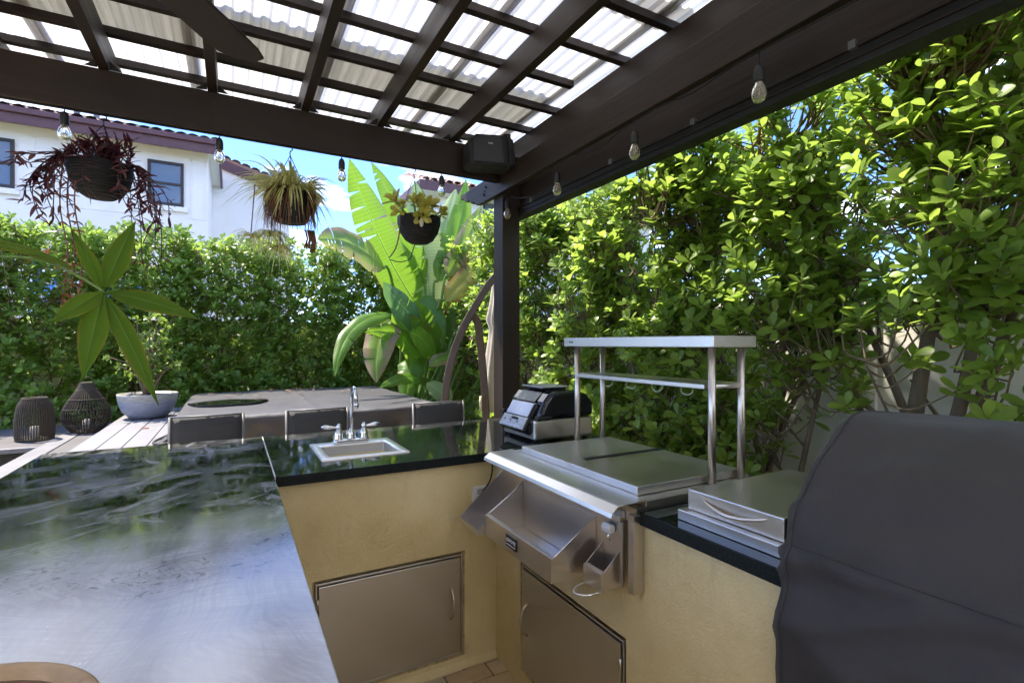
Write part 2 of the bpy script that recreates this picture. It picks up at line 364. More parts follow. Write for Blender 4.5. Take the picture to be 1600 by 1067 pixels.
bladed('paddle_dry', (0.13, 0.24, 0.04), (0.22, 0.34, 0.07), (0.42, 0.6, 0.08), 0.4, (0.34, 0.24, 0.16), 0.42)
bladed('paddle_blue', (0.07, 0.17, 0.07), (0.12, 0.25, 0.11), (0.25, 0.5, 0.15), 0.3, (0.2, 0.2, 0.1), 0.0)
bladed('pachira_leaf', (0.036, 0.085, 0.006), (0.062, 0.125, 0.010), (0.26, 0.42, 0.02), 0.50, (0.16, 0.12, 0.02), 0.16, 0.6, 0.2)
simple('petiole', (0.14, 0.24, 0.05), 0.45); simple('petiole_orange', (0.45, 0.20, 0.04), 0.5)
# cloth and the rest
def cloth(name, c, rough=0.9, sheen=0.2, wr=0.3):
    t = NT(name); v = t.coord('Object'); n = t.noise(v, 3.5, 5)
    t.set(col=t.ramp(t.math('ADD', t.math('MULTIPLY', n, .75), t.math('MULTIPLY', t.noise(v, 60, 4), .25)), [(0.3, tuple(x * 0.7 for x in c)), (0.7, tuple(x * 1.15 for x in c))]), rough=rough, sheen=sheen)
    h_ = t.math('ADD', t.math('MULTIPLY', t.noise(v, 4.5, 5, 0.5, 0.25), 1.0), t.math('MULTIPLY', t.noise(v, 420, 2), 0.06)); t.bump(h_, wr, 0.02); return t
cloth('cover_black', (0.0245, 0.0205, 0.0180), 0.70, 0.06, 0.5); cloth('cover_grey', (0.050, 0.047, 0.052), 0.5, 0.1, 0.6); cloth('canvas', (0.62, 0.54, 0.42), 0.9, 0.2, 0.5)
cloth('sling', (0.040, 0.042, 0.047), 0.75, 0.1, 0.05); simple('stool_frame', (0.16, 0.16, 0.165), 0.5, 0.5); simple('shell', (0.03, 0.028, 0.027), 0.6)
simple('wall_paint', (0.80, 0.76, 0.68), 0.85, vary=0.08, scale=2, bump=0.15); simple('house_paint', (0.80, 0.80, 0.79), 0.8, vary=0.03, scale=2, bump=0.1)
simple('fascia', (0.10, 0.045, 0.055), 0.55); simple('window_frame', (0.025, 0.022, 0.022), 0.5)
t = NT('roof_tile'); v = t.coord('Object'); t.set(col=t.ramp(t.new('ShaderNodeNewGeometry').outputs['Random Per Island'], [(0.0, (0.20, 0.11, 0.09)), (1.0, (0.36, 0.23, 0.19))]), rough=0.85); t.bump(t.noise(v, 30, 4), 0.3, 0.01)
t = NT('window_glass'); t.set(col=(0.10, 0.13, 0.17), rough=0.06, ior=1.6, metal=0.0, spec=0.9)
t = NT('pot_black'); v = t.coord('Object'); t.set(col=(0.007, 0.0066, 0.007), rough=0.6, spec=0.3)
w = t.new('ShaderNodeTexWave', wave_type='BANDS', bands_direction='Z'); w.inputs['Scale'].default_value = 26; w.inputs['Distortion'].default_value = 1.2; t.l.new(v, w.inputs['Vector']); t.bump(w.outputs['Fac'], 0.6, 0.006)
t = NT('pot_glazed'); v = t.coord('Object', (1, 1, 5)); sx = t.new('ShaderNodeSeparateXYZ'); t.l.new(t.coord('Object'), sx.inputs[0])
up = t.mr(t.math('ADD', sx.outputs['Z'], t.mr(t.noise(v, 14, 5), -0.05, 0.05)), 0, 1, 0.15, 0.20)
t.set(col=t.mix(up, t.ramp(t.noise(v, 8, 5), [(0.3, (0.22, 0.25, 0.33)), (0.7, (0.34, 0.37, 0.45))]), t.ramp(t.noise(v, 20, 6), [(0.35, (0.30, 0.28, 0.24)), (0.65, (0.46, 0.46, 0.44))])), rough=0.4); t.bump(t.noise(v, 24, 4), 0.35, 0.006)
simple('soil', (0.035, 0.024, 0.016), 0.95, bump=0.8); simple('cord', (0.012, 0.012, 0.012), 0.5); simple('socket', (0.014, 0.014, 0.015), 0.5)
t = NT('bulb_glass'); t.set(col=(0.98, 0.90, 0.70), rough=0.06, trans=0.8, ior=1.25, spec=0.4); simple('filament', (0.75, 0.45, 0.15), 0.4)
t = NT('puddle'); t.set(col=(0.010, 0.012, 0.010), rough=0.02, ior=1.33)
t = NT('paver'); v = t.coord('Object'); rnd = t.new('ShaderNodeObjectInfo').outputs['Random']
cc = t.ramp(rnd, [(0, (0.54, 0.38, 0.20)), (0.5, (0.62, 0.47, 0.27)), (1, (0.56, 0.46, 0.32))]); t.set(col=t.mix(t.mr(t.noise(v, 22, 6), 0, 0.6, 0.4, 0.75), cc, (0.38, 0.29, 0.19)), rough=0.8); t.bump(t.noise(v, 45, 5), 0.5, 0.006)
simple('joint', (0.10, 0.085, 0.06), 0.95, bump=0.5); simple('patio', (0.52, 0.43, 0.31), 0.85, vary=0.25, scale=3, bump=0.3); 
t = NT('ground'); v = t.coord('Object'); t.set(col=t.ramp(t.noise(v, 1.2, 8, 0.65), [(0.3, (0.06, 0.075, 0.03)), (0.55, (0.10, 0.12, 0.045)), (0.75, (0.16, 0.13, 0.08))]), rough=0.95); t.bump(t.noise(v, 25, 6), 0.6, 0.03)
simple('playset_blue', (0.08, 0.28, 0.75), 0.45); simple('playset_red', (0.65, 0.05, 0.03), 0.45)
simple('candle', (0.75, 0.70, 0.60), 0.6)

# ================================================================== ground, patio, walls
tag(MB().add([(-300, -300, -0.03), (300, -300, -0.03), (300, 300, -0.03), (-300, 300, -0.03)], [(0, 1, 2, 3)]).build('ground', 'ground'), kind='structure')
tag(box('patio', (-4.5, -5.0, -0.028), (2.0, 4.2, -0.012), 'patio'), kind='structure')
pav = tag(box('paved_floor', (0.1, 0.3, -0.0115), (1.1, 2.15, -0.004), 'joint'), kind='structure')
bw = MB().box((-0.097, -0.047, -0.02), (0.097, 0.047, 0.003)); 
pm = None
for j in range(19):
    for i in range(7):
        x = 0.02 + i * 0.2 + (0.1 if j % 2 else 0); y = 0.37 + j * 0.1
        if not (0.0 < x < 1.19 and y < 2.22): continue
        if pm is None:
            o = bw.build('brick', 'paver', pav, bevel=0.006, local=True); pm = o.data
        else: o = link('brick', pm, 'paver', pav, bevel=0.006)
        o.location = (x, y, 0.0 + random.uniform(-0.0015, 0.0015)); o.rotation_euler = (random.uniform(-.01, .01), random.uniform(-.01, .01), random.uniform(-.02, .02))

def boundary_wall(label, a, b, group):
    t = thing('garden_wall', label, 'wall', ((a[0] + b[0]) / 2, (a[1] + b[1]) / 2, 0), group=group)
    MB().box((a[0], a[1], -0.03), (b[0], b[1], 1.72)).build('panel', 'wall_paint', t)
    if abs(b[0] - a[0]) > abs(b[1] - a[1]): MB().box((a[0], a[1] - .02, 1.722), (b[0], b[1] + .02, 1.79)).build('cap', 'wall_paint', t, bevel=.006)
    else: MB().box((a[0] - .02, a[1], 1.722), (b[0] + .02, b[1], 1.79)).build('cap', 'wall_paint', t, bevel=.006)
    L = max(b[0] - a[0], b[1] - a[1]); n = int(L // 1.5)
    for k in range(n + 1):                       # pilasters between the precast panels
        if b[0] - a[0] > b[1] - a[1]: x = a[0] + k * 1.5; MB().box((x, a[1] - .025, -0.03), (x + .12, a[1] + .002, 1.72)).build('pilaster', 'wall_paint', t, bevel=.004)
        else: y = a[1] + k * 1.5; MB().box((a[0] - .025, y, -0.03), (a[0] + .002, y + .12, 1.72)).build('pilaster', 'wall_paint', t, bevel=.004)
    return t
# unseen house added behind the viewer to bounce warm light into the kitchen
bounce_wall = thing('house', 'cream house wall with glass doors, added unseen behind the viewer to bounce light', 'house', (-1, -3.2, -0.03))
MB().box((-9, -8, -0.03), (3.1, -3.2, 5.9)).build('wall', 'house_paint', bounce_wall)
for x0_, x1_ in ((-2.6, -1.75), (-1.70, -.85), (-.8, .05)):
    dr_ = MB().box((x0_, -3.199, .02), (x1_, -3.13, 2.3)).build('glass_door', 'window_frame', bounce_wall); MB().add([(x1_ - .06, -3.126, .1), (x0_ + .06, -3.126, .1), (x0_ + .06, -3.126, 2.22), (x1_ - .06, -3.126, 2.22)], [(0, 1, 2, 3)]).build('pane', 'window_glass', dr_)
MB().box((-9.4, -8.4, 5.902), (3.5, -2.7, 6.1)).build('eave', 'fascia', bounce_wall)
boundary_wall('pale precast garden wall behind the tall hedge on the right', (3.15, -3.0), (3.25, 8.35), None)
boundary_wall('pale precast garden wall behind the hedge at the back', (-6.0, 8.25), (3.13, 8.35), None)

# ================================================================== outdoor kitchen counter
kc = thing('kitchen_counter', 'U-shaped outdoor kitchen counter of yellow stucco under dark granite tops', 'counter', (0, 0, 0))
TOP, BOT = 0.97, 0.93
def wall_face(axis, c, u0, u1, z0, z1, hole, depth, mat, name, chamf=0.012):
    """a stucco face with a door recess; axis 'Y' lies in plane Y=c facing -Y, 'X' in plane X=c facing -X"""
    h0, h1, k0, k1 = hole
    def p(u, z, d=0): return (u, c + d, z) if axis == 'Y' else (c + d, u, z)
    us = [u0, h0, h1, u1]; zs = [z0, k0, k1, z1]
    m = MB(); V = [p(u, z) for z in zs for u in us]
    f = [(j * 4 + i, j * 4 + i + 1, (j + 1) * 4 + i + 1, (j + 1) * 4 + i) for j in range(3) for i in range(3) if not (i == 1 and j == 1)]
    m.add(V, f)
    o = m.build(name, mat, kc)
    r = MB(); q = [(h0, k0), (h1, k0), (h1, k1), (h0, k1)]
    q2 = [(h0 + chamf, k0 + chamf), (h1 - chamf, k0 + chamf), (h1 - chamf, k1 - chamf), (h0 + chamf, k1 - chamf)]
    r.add([p(*a) for a in q] + [p(*a, depth) for a in q2] , [(i, (i + 1) % 4, 4 + (i + 1) % 4, 4 + i) for i in range(4)] + [(4, 5, 6, 7)])
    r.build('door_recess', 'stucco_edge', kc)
    return o
def subdiv(o, cuts):  # slight hand-trowelled unevenness
    m = o.modifiers.new('s', 'SUBSURF'); m.subdivision_type = 'SIMPLE'; m.levels = cuts; m.render_levels = cuts
# sink wall faces the cook (-Y)
wall_face('Y', 2.14, 0.10, 1.09, 0.0, BOT, (0.276, 0.930, 0.052, 0.530), 0.018, 'stucco', 'stucco_face')
MB().box((0.10, 2.16, 0), (1.72, 2.74, BOT - .001)).build('stucco_base', 'stucco', kc)
wall_face('X', 1.09, -1.3, 2.14, 0.0, BOT, (1.234, 1.906, 0.067, 0.54), 0.018, 'stucco', 'stucco_face')
MB().box((1.11, -1.3, 0), (1.72, 2.16, BOT - .001)).build('stucco_base', 'stucco', kc)
MB().box((-0.52, 0.34, 0), (0.10, 2.74, BOT - .001)).build('stucco_base', 'stucco', kc)
# kerb strip of stucco along the floor under the sink door
MB().prism([(0.10, 2.14, 0), (0.10, 2.125, 0), (0.10, 2.14, 0.03)], (0.99, 0, 0)).build('stucco_skirt', 'stucco', kc)

def slab_hole(x0, x1, y0, y1, hx0, hx1, hy0, hy1):
    m = MB(); A = [(x0, y0), (x1, y0), (x1, y1), (x0, y1)]; B = [(hx0, hy0), (hx1, hy0), (hx1, hy1), (hx0, hy1)]
    V = [(x, y, TOP) for x, y in A + B] + [(x, y, BOT) for x, y in A + B]; f = []
    for i in range(4):
        j = (i + 1) % 4
        f += [(i, j, 4 + j, 4 + i), (8 + j, 8 + i, 12 + i, 12 + j), (8 + i, 8 + j, j, i), (4 + i, 4 + j, 12 + j, 12 + i)]
    return m.add(V, f)
s1 = box('countertop', (-0.762, 0.24, BOT), (0.139, 3.066, TOP), 'granite_smear_glare', kc, .003); s1['label'] = 'smeared granite top on the left with wipe marks'
s2 = slab_hole(0.143, 1.75, 2.11, 3.066, 0.362, 0.693, 2.326, 2.612).build('countertop', 'granite_wet', kc, bevel=.003); s2['label'] = 'dark granite top around the bar sink'
box('countertop', (1.066, 2.003, BOT), (1.75, 2.107, TOP), 'granite', kc, .003)
s3 = box('countertop', (1.066, -1.3, BOT), (1.75, 1.148, TOP), 'granite', kc, .003); s3['label'] = 'black granite top under the side burner'
box('countertop', (1.60, 1.151, BOT), (1.75, 2.0, TOP), 'granite', kc, .003)
box('joint_line', (0.1395, 2.112, BOT + .003), (0.1425, 3.064, TOP + .0008), 'white_plastic', kc)

def access_door(axis, c, u0, u1, z0, z1, hinge, label):
    """frame set in the recess, panel, bow handle and hinges"""
    def B(n, ua, ub, za, zb, da, db, mat, par, bev=0.0015):
        a, b = ((ua, c + da, za), (ub, c + db, zb)) if axis == 'Y' else ((c + da, ua, za), (c + db, ub, zb))
        return box(n, a, b, mat, par, bev)
    dr = B('access_door', u0, u1, z0, z1, -0.006, 0.010, 'steel_door', kc, 0.002); dr['label'] = label
    g = 0.005
    for (ua, ub, za, zb) in ((u0 - .012, u0 - g, z0 - .012, z1 + .012), (u1 + g, u1 + .012, z0 - .012, z1 + .012), (u0 - g, u1 + g, z1 + g, z1 + .012), (u0 - g, u1 + g, z0 - .012, z0 - g)):
        B('frame', ua, ub, za, zb, 0.0, 0.016, 'steel_door', dr)
    hz = (z0 + z1) / 2 + .015; hu = u1 - .045 if hinge < 0 else u0 + .045
    L = .068; pts = []
    for k in range(13):
        t_ = -1 + 2 * k / 12; off = -0.006 - 0.034 * (1 - t_ * t_) ** 0.8
        pts.append((hu, c + off, hz + t_ * L) if axis == 'Y' else (c + off, hu, hz + t_ * L))
    MB().tube(pts, 0.0055, 8).build('handle', 'steel_z', dr)
    he = u0 - .004 if hinge < 0 else u1 + .004
    for zz in (z0 + .08, z1 - .09):
        a = (he, c - .008, zz) if axis == 'Y' else (c - .008, he, zz); b = (a[0], a[1], zz + .045)
        MB().tube([a, b], 0.005, 8).build('hinge', 'steel_z', dr)
    return dr
access_door('Y', 2.14, 0.299, 0.907, 0.076, 0.505, -1, 'steel access door below the sink')
access_door('X', 1.09, 1.256, 1.883, 0.09, 0.515, -1, 'steel access door below the bar station')

ou = thing('wall_outlet', 'small pale electrical outlet plate on the stucco below the sink counter', 'outlet', (0.998, 2.137, 0.78))
box('cover_plate', (0.965, 2.129, 0.735), (1.04, 2.1385, 0.815), 'white_plastic', ou, .002)
for zz in (.758, .792): box('socket', (.987, 2.1265, zz - .012), (1.018, 2.1285, zz + .012), 'grey_panel', ou, .001)

# ------------------------------------------------------------------ sink and tap
sk = thing('bar_sink', 'small stainless bar sink with pale flat rim set in the granite', 'sink', (0.527, 2.49, TOP))
m = MB(); ox0, ox1, oy0, oy1 = .333, .722, 2.29, 2.69; ix0, ix1, iy0, iy1 = .372, .683, 2.338, 2.60
def ring(x0, x1, y0, y1, r, z, n=4):
    out = []
    for (cx, cy_, a0) in ((x1 - r, y0 + r, -90), (x1 - r, y1 - r, 0), (x0 + r, y1 - r, 90), (x0 + r, y0 + r, 180)):
        for k in range(n + 1): a = R(a0 + 90 * k / n); out.append((cx + r * math.cos(a), cy_ + r * math.sin(a), z))
    return out
rings = [ring(ox0, ox1, oy0, oy1, .006, TOP + .0005), ring(ox0 + .002, ox1 - .002, oy0 + .002, oy1 - .002, .006, TOP + .006), ring(ix0, ix1, iy0, iy1, .014, TOP + .005), ring(ix0 + .002, ix1 - .002, iy0 + .002, iy1 - .002, .014, TOP + .001)]
def loft(rs): 
    m = MB(); n = len(rs[0]); V = [p for r in rs for p in r]
    return m.add(V, [(i * n + k, i * n + (k + 1) % n, (i + 1) * n + (k + 1) % n, (i + 1) * n + k) for i in range(len(rs) - 1) for k in range(n)], True)
loft(rings).build('rim', 'sink_rim', sk)
bowl = [ring(ix0 + .002, ix1 - .002, iy0 + .002, iy1 - .002, .014, TOP + .001), ring(ix0 + .006, ix1 - .006, iy0 + .006, iy1 - .006, .02, TOP - .13), ring(ix0 + .03, ix1 - .03, iy0 + .03, iy1 - .03, .02, TOP - .15)]
mm = loft(bowl); n = len(bowl[0]); o0 = 2 * n; mm.f.append(tuple(o0 + k for k in range(n))); mm.sm.append(False)
mm.build('basin', 'steel_sink', sk)
MB().lathe([(.0, .0), (.03, .0), (.034, .004), (.034, .002)], (.527, 2.47, TOP - .149), 20).build('drain', 'chrome', sk)

fc = thing('bar_faucet', 'chrome gooseneck bar tap with two lever handles behind the sink', 'faucet', (0.527, 2.645, TOP + .006))
x0, y0, z0 = .527, 2.645, TOP + .0065
MB().prism([(x0 - .075, y0 - .022, z0), (x0 + .075, y0 - .022, z0), (x0 + .088, y0 - .008, z0), (x0 + .088, y0 + .008, z0), (x0 + .075, y0 + .022, z0), (x0 - .075, y0 + .022, z0), (x0 - .088, y0 + .008, z0), (x0 - .088, y0 - .008, z0)], (0, 0, .02)).build('base', 'chrome', fc, bevel=.006)
bell = [(.0225, 0), (.0225, .004), (.020, .012), (.021, .022), (.018, .034), (.0125, .042), (.011, .048)]
sp = []; 
MB().lathe(bell, (x0, y0, z0 + .02), 20).build('spout_base', 'chrome', fc)
pts = [(x0, y0, z0 + .06), (x0, y0, z0 + .15), (x0, y0, z0 + .225)]
for k in range(1, 11):
    a = math.pi * k / 10 * .96; pts.append((x0 + .004 * k / 10, y0 - .045 + .045 * math.cos(a), z0 + .225 + .052 * math.sin(a)))
pts.append((x0 + .005, y0 - .092, z0 + .205))
spo = MB().tube(pts, .0088, 12).build('spout', 'chrome', fc)
MB().lathe([(.010, .02), (.0125, .016), (.0125, .008), (.010, .004), (.0115, 0), (.009, -.006)], (x0 + .005, y0 - .092, z0 + .185), 14).build('nozzle', 'chrome', spo)
for sgn in (-1, 1):
    hx = x0 + sgn * .062
    hd = MB().lathe(bell, (hx, y0, z0 + .02), 18).build('valve', 'chrome', fc)
    MB().lathe([(.010, .046), (.0125, .055), (.0125, .064), (.008, .074), (.0, .077)], (hx, y0, z0 + .02), 14).build('cap', 'chrome', hd)
    p = [(hx + sgn * .01, y0, z0 + .078), (hx + sgn * .035, y0 + .002, z0 + .080), (hx + sgn * .06, y0 + .004, z0 + .083), (hx + sgn * .083, y0 + .006, z0 + .085)]
    MB().tube(smooth_path(p, 4), [.005, .0055, .006, .007, .008, .0092, .010, .0105, .0105, .0095, .008, .005, .001], 10).build('lever', 'chrome', hd)

# ------------------------------------------------------------------ bar station with drop-in ice well, speed rail and side bins
bs = thing('bar_station', 'stainless drop-in bar station with sliding lid and bottle trough on its front', 'bar station', (1.3, 1.58, TOP))
Y0, Y1 = 1.15, 2.0
# apron: bent top ledge over the counter edge
prof = [(1.10, 1.001), (.995, .999), (.985, .9975), (.962, .979), (.958, .966), (.961, .966), (.965, .977), (.987, .9945), (.996, .996), (1.10, .997)]
MB().prism([(x, Y0, z) for x, z in prof], (0, Y1 - Y0 , 0)).build('ledge', 'steel', bs, bevel=.0012)
box('deck', (1.098, Y0 + .003, .976), (1.597, Y1 - .003, .9965), 'steel_x', bs, .002)
box('body', (1.062, Y0 + .006, .93), (1.59, Y1 - .006, .9755), 'steel_x', bs)
# lid: two steel panels with a finger slot between them
lx0, lx1, ly0, ly1 = 1.105, 1.592, 1.20, 1.925
ym = 1.585
a = MB().box((lx0, ly0, .998), (lx1, ym - .011, 1.026)).build('lid', 'steel_x', bs, bevel=.0025); a['label'] = 'near sliding lid panel'
b = MB().box((lx0 + .001, ym + .011, .998), (lx1, ly1, 1.0255)).build('lid', 'steel', bs, bevel=.0025); b['label'] = 'far sliding lid panel'
box('lid_rail', (lx0 + .0005, ym - .0108, .998), (lx0 + .085, ym + .0108, 1.0253), 'steel', bs)
MB().box((lx0 + .086, ym - .0100, .998), (lx1 - .004, ym + .0100, 1.0305)).build('seal_strip', 'matte_black', bs, bevel=.002)
# back plate hanging in front of the stucco
box('back_plate', (1.050, 1.205, .722), (1.0605, 1.995, .958), 'steel_z', bs, .001)
box('side_post', (1.046, 1.151, .722), (1.0885, 1.176, .958), 'steel_z', bs, .0015)
box('hanging_rail', (1.034, 1.20, .926), (1.0495, 1.99, .945), 'steel', bs, .001)
def trough(name, ya, yb, xf, xb, ztop_b, ztop_f, zbot, par, lip=True, th=.0025, mat='steel'):
    """open steel bin: floor, front with turned lip, sloped side panels"""
    f = box(name, (xf, ya, zbot), (xb - .001, yb, zbot + th), mat, par)
    fr = MB().box((xf - th, ya, zbot), (xf, yb, ztop_f)).build('front_panel', 'steel_x' if lip else mat, f, bevel=.0006)
    if lip: MB().box((xf - th, ya, ztop_f + .0003), (xf + .016, yb, ztop_f + .003)).build('lip', 'steel', f, bevel=.0006)
    for y_, s_ in ((ya, 1), (yb, -1)):
        MB().prism([(xf + .0003, y_, zbot + th + .0003), (xb - .001, y_, zbot + th + .0003), (xb - .001, y_, ztop_b), (xf + .0003, y_, ztop_f - .001)], (0, s_ * th, 0)).build('side_panel', 'steel_z', f)
    return f
tr = trough('bottle_trough', 1.334, 1.806, .876, 1.0495, .906, .797, .720, bs)
box('divider_sheet', (1.0455, 1.338, .724), (1.0488, 1.802, .904), 'steel_x', tr)
trough('side_bin', 1.212, 1.300, .975, 1.0495, .835, .775, .722, bs)
lb = trough('side_bin', 1.809, 1.996, .842, 1.0495, .913, .742, .722, bs, lip=False)
# towel ring under the small bin
pts = [(.985, 1.225 + .0, .722)] + [(.972 - .058 * math.sin(math.pi * k / 12), 1.30 - .037 - .037 * math.cos(math.pi * k / 12) , .716 - .003 * math.sin(math.pi * k / 12)) for k in range(13)] + [(.985, 1.298, .722)]
MB().tube(pts, .0028, 8).build('towel_ring', 'chrome', bs)
# bottle opener
op = MB().prism([(1.0495, 1.236, .905), (1.030, 1.236, .912), (1.020, 1.236, .898), (1.026, 1.236, .880), (1.0495, 1.236, .884)], (0, .038, 0)).build('bottle_opener', 'white_plastic', bs, bevel=.004)
MB().tube([(1.047, 1.253, .882), (1.036, 1.253, .874), (1.030, 1.253, .862), (1.040, 1.25, .856)], .004, 8).build('opener_tooth', 'chrome', op)
# maker's plate on the trough front
bd = box('badge', (.8695, 1.552, .742), (.8733, 1.630, .785), 'gloss_black', bs, .0008)
Mx = Matrix.Translation((.8692, 1.591, .7665)) @ Matrix(((0, 0, -1, 0), (-1, 0, 0, 0), (0, 1, 0, 0), (0, 0, 0, 1)))
text_mesh('lettering', 'COYOTE', .0165, 'print_white', bd, Mx)
MB().box((.8688, 1.557, .7505), (.8695, 1.625, .753)).build('badge_line', 'print_white', bd)
for yy in (1.86, 1.82): MB().ball((.962, yy, .9695), .0035, 8, 5).build('rivet', 'chrome', bs)

# ------------------------------------------------------------------ steel over-shelf
sh = thing('over_shelf', 'two-tier stainless over-shelf standing on four round posts behind the bar lid', 'shelf', (1.50, 1.56, .9965))
for x, y in ((1.42, 1.18), (1.57, 1.18), (1.42, 1.945), (1.57, 1.945)):
    MB().tube([(x, y, .9968), (x, y, 1.46)], .0132, 14).build('post', 'steel_z', sh)
MB().box((1.385, 1.145, 1.4595), (1.605, 2.005, 1.4995)).build('top_shelf', 'steel', sh, bevel=.003)
MB().box((1.402, 1.198, 1.318), (1.588, 1.928, 1.334)).build('middle_shelf', 'steel', sh, bevel=.002)
for y in (1.18, 1.945): MB().tube([(1.42, y, 1.327), (1.57, y, 1.327)], .009, 8).build('cross_bar', 'steel', sh)
for k in range(2): MB().ball((1.3845, 1.955 - k * .018, 1.4805), .004, 8, 5).build('screw', 'matte_black', sh)
for k in range(4):
    y = 1.33 + k * .15; pts = []
    for q in range(15):
        a = math.pi * 2 * q / 14 * .86 + .2; pts.append((1.45 + .03 * (q / 14), y + .020 * math.sin(a), 1.300 + .016 * math.cos(a)))
    MB().tube([(1.44, y, 1.3178)] + pts, .0015, 6).build('glass_hook', 'steel', sh)

# ------------------------------------------------------------------ covered side burner
sb = thing('side_burner', 'stainless side burner under its square lid beside the covered grill', 'side burner', (1.35, .89, TOP))
box('base_tray', (1.118, .728, TOP + .0008), (1.63, 1.048, .9995), 'steel_x', sb, .002)
ld = MB().box((1.142, .742, 1.0005), (1.615, 1.032, 1.058)).build('lid', 'steel', sb, bevel=.003)
pts = [(1.142 - .020 * math.sin(math.pi * k / 14), .985 - .20 * k / 14, 1.047 - .018 * math.sin(math.pi * k / 14) - .004) for k in range(15)]
MB().tube(pts, [.002 + .0034 * math.sin(math.pi * k / 14) for k in range(15)], 8).build('handle', 'steel', ld)
for k, (x, y) in enumerate(((1.30, .84), (1.34, .80))): MB().tube([(x, y, 1.0583), (x + .012, y + .012, 1.0587)], .0012, 5).build('leaf_speck', 'fallen_leaf', ld)

# ------------------------------------------------------------------ countertop grill-oven
ck = thing('countertop_grill', 'compact electric grill with black domed lid and silver control front', 'grill', (1.47, 2.355, TOP))
X0, X1, YA, YB, Z = 1.335, 1.70, 2.19, 2.53, TOP
MB().box((X0, YA, Z + .012), (X1, YB, Z + .115)).build('body', 'steel_z', ck, bevel=.012, segs=3)
for x, y in ((X0 + .03, YA + .03), (X1 - .03, YA + .03), (X0 + .03, YB - .03), (X1 - .03, YB - .03)): MB().lathe([(.014, 0), (.014, .013)], (x, y, Z + .0006), 12).build('foot', 'matte_black', ck)
# lid profile in XZ, extruded across
lp = [(X0 + .020, Z + .118), (X0 + .030, Z + .150), (X0 + .058, Z + .205), (X0 + .092, Z + .243), (X0 + .14, Z + .255), (X0 + .25, Z + .255), (X0 + .33, Z + .238), (X1 + .002, Z + .19), (X1 + .004, Z + .118)]
lid = MB().prism([(x, YA - .004, z) for x, z in lp], (0, YB - YA + .008, 0)).build('lid', 'gloss_black', ck, bevel=.022, segs=4)
MB().prism([(X0 + .044, YA + .075, Z + .1995), (X0 + .064, YA + .075, Z + .2195), (X0 + .092, YA + .075, Z + .2475), (X0 + .14, YA + .075, Z + .2585), (X0 + .25, YA + .075, Z + .2585), (X0 + .25, YA + .075, Z + .250), (X0 + .1, YA + .075, Z + .24)], (0, .2, 0)).build('lid_band', 'black_plastic', lid, bevel=.004)
MB().box((X0 + .10, YA + .085, Z + .259), (X0 + .25, YB - .075, Z + .268)).build('vent_foot', 'matte_black', lid, bevel=.003)
MB().box((X0 + .085, YA + .07, Z + .2685), (X0 + .265, YB - .06, Z + .2755)).build('vent_plate', 'grey_panel', lid, bevel=.003)
# sloping front: upper badge panel and lower key panel in one black bezel
nrm = Vector((-math.cos(R(32)), 0, math.sin(R(32)))); upv = Vector((math.sin(R(32)), 0, math.cos(R(32))))
def slant(org, ya, yb, u0, u1, d0, d1):
    c = [org + upv * u0 + nrm * d0, org + upv * u1 + nrm * d0, org + upv * u1 + nrm * d1, org + upv * u0 + nrm * d1]
    return MB().prism([(p.x, ya, p.z) for p in c], (0, yb - ya, 0))
org = Vector((X0 - .050, 0, Z + .060))
bz = slant(org, YA + .035, YB - .045, 0, .165, -.055, .002).build('bezel', 'gloss_black', ck, bevel=.012, segs=3)
up_ = slant(org, YA + .052, YB - .062, .078, .155, .0024, .006).build('badge_panel', 'silver_plastic', bz, bevel=.005)
lo_ = slant(org, YA + .040, YB - .050, .005, .072, .0024, .008).build('key_panel', 'grey_panel', bz, bevel=.005)
def slantM(u, dd, y): p = org + upv * u + nrm * dd; Mx = Matrix.Identity(4); yv = Vector((0, -1, 0)); \
    Mx.col[0] = (*yv, 0); Mx.col[1] = (*upv, 0); Mx.col[2] = (*nrm, 0); Mx.col[3] = (p.x, y, p.z, 1); return Mx
text_mesh('lettering', 'NINJA', .024, 'print_white', up_, slantM(.112, .0065, YA + .165))
for k, yy in enumerate((.085, .12, .155, .19, .225, .25)):
    slant(org, YA + yy - .006, YA + yy + .006, .036, .046, .0082, .0094).build('button', 'print_dark' if k % 2 else 'silver_plastic', lo_)
slant(org, YA + .12, YA + .19, .050, .064, .0082, .0092).build('display', 'gloss_black', lo_)
slant(org, YA + .07, YA + .25, .014, .022, .0082, .0090).build('label_strip', 'silver_plastic', lo_)
for yy, s_ in ((YA - .012, -1), (YB + .012, 1)): MB().box((X0 + .0, yy - .013, Z + .118), (X0 + .095, yy + .013, Z + .137)).build('side_handle', 'black_plastic', lid, bevel=.005)
cp = smooth_path([(1.40, 2.19, .985), (1.33, 2.15, .979), (1.24, 2.12, .9768), (1.15, 2.09, .9768), (1.06, 2.075, .980), (1.030, 2.06, .955), (1.028, 2.055, .90), (1.03, 2.09, .84), (1.012, 2.120, .795)], 6)
MB().tube(cp, .0035, 6).build('power_cord', 'cord', ck)

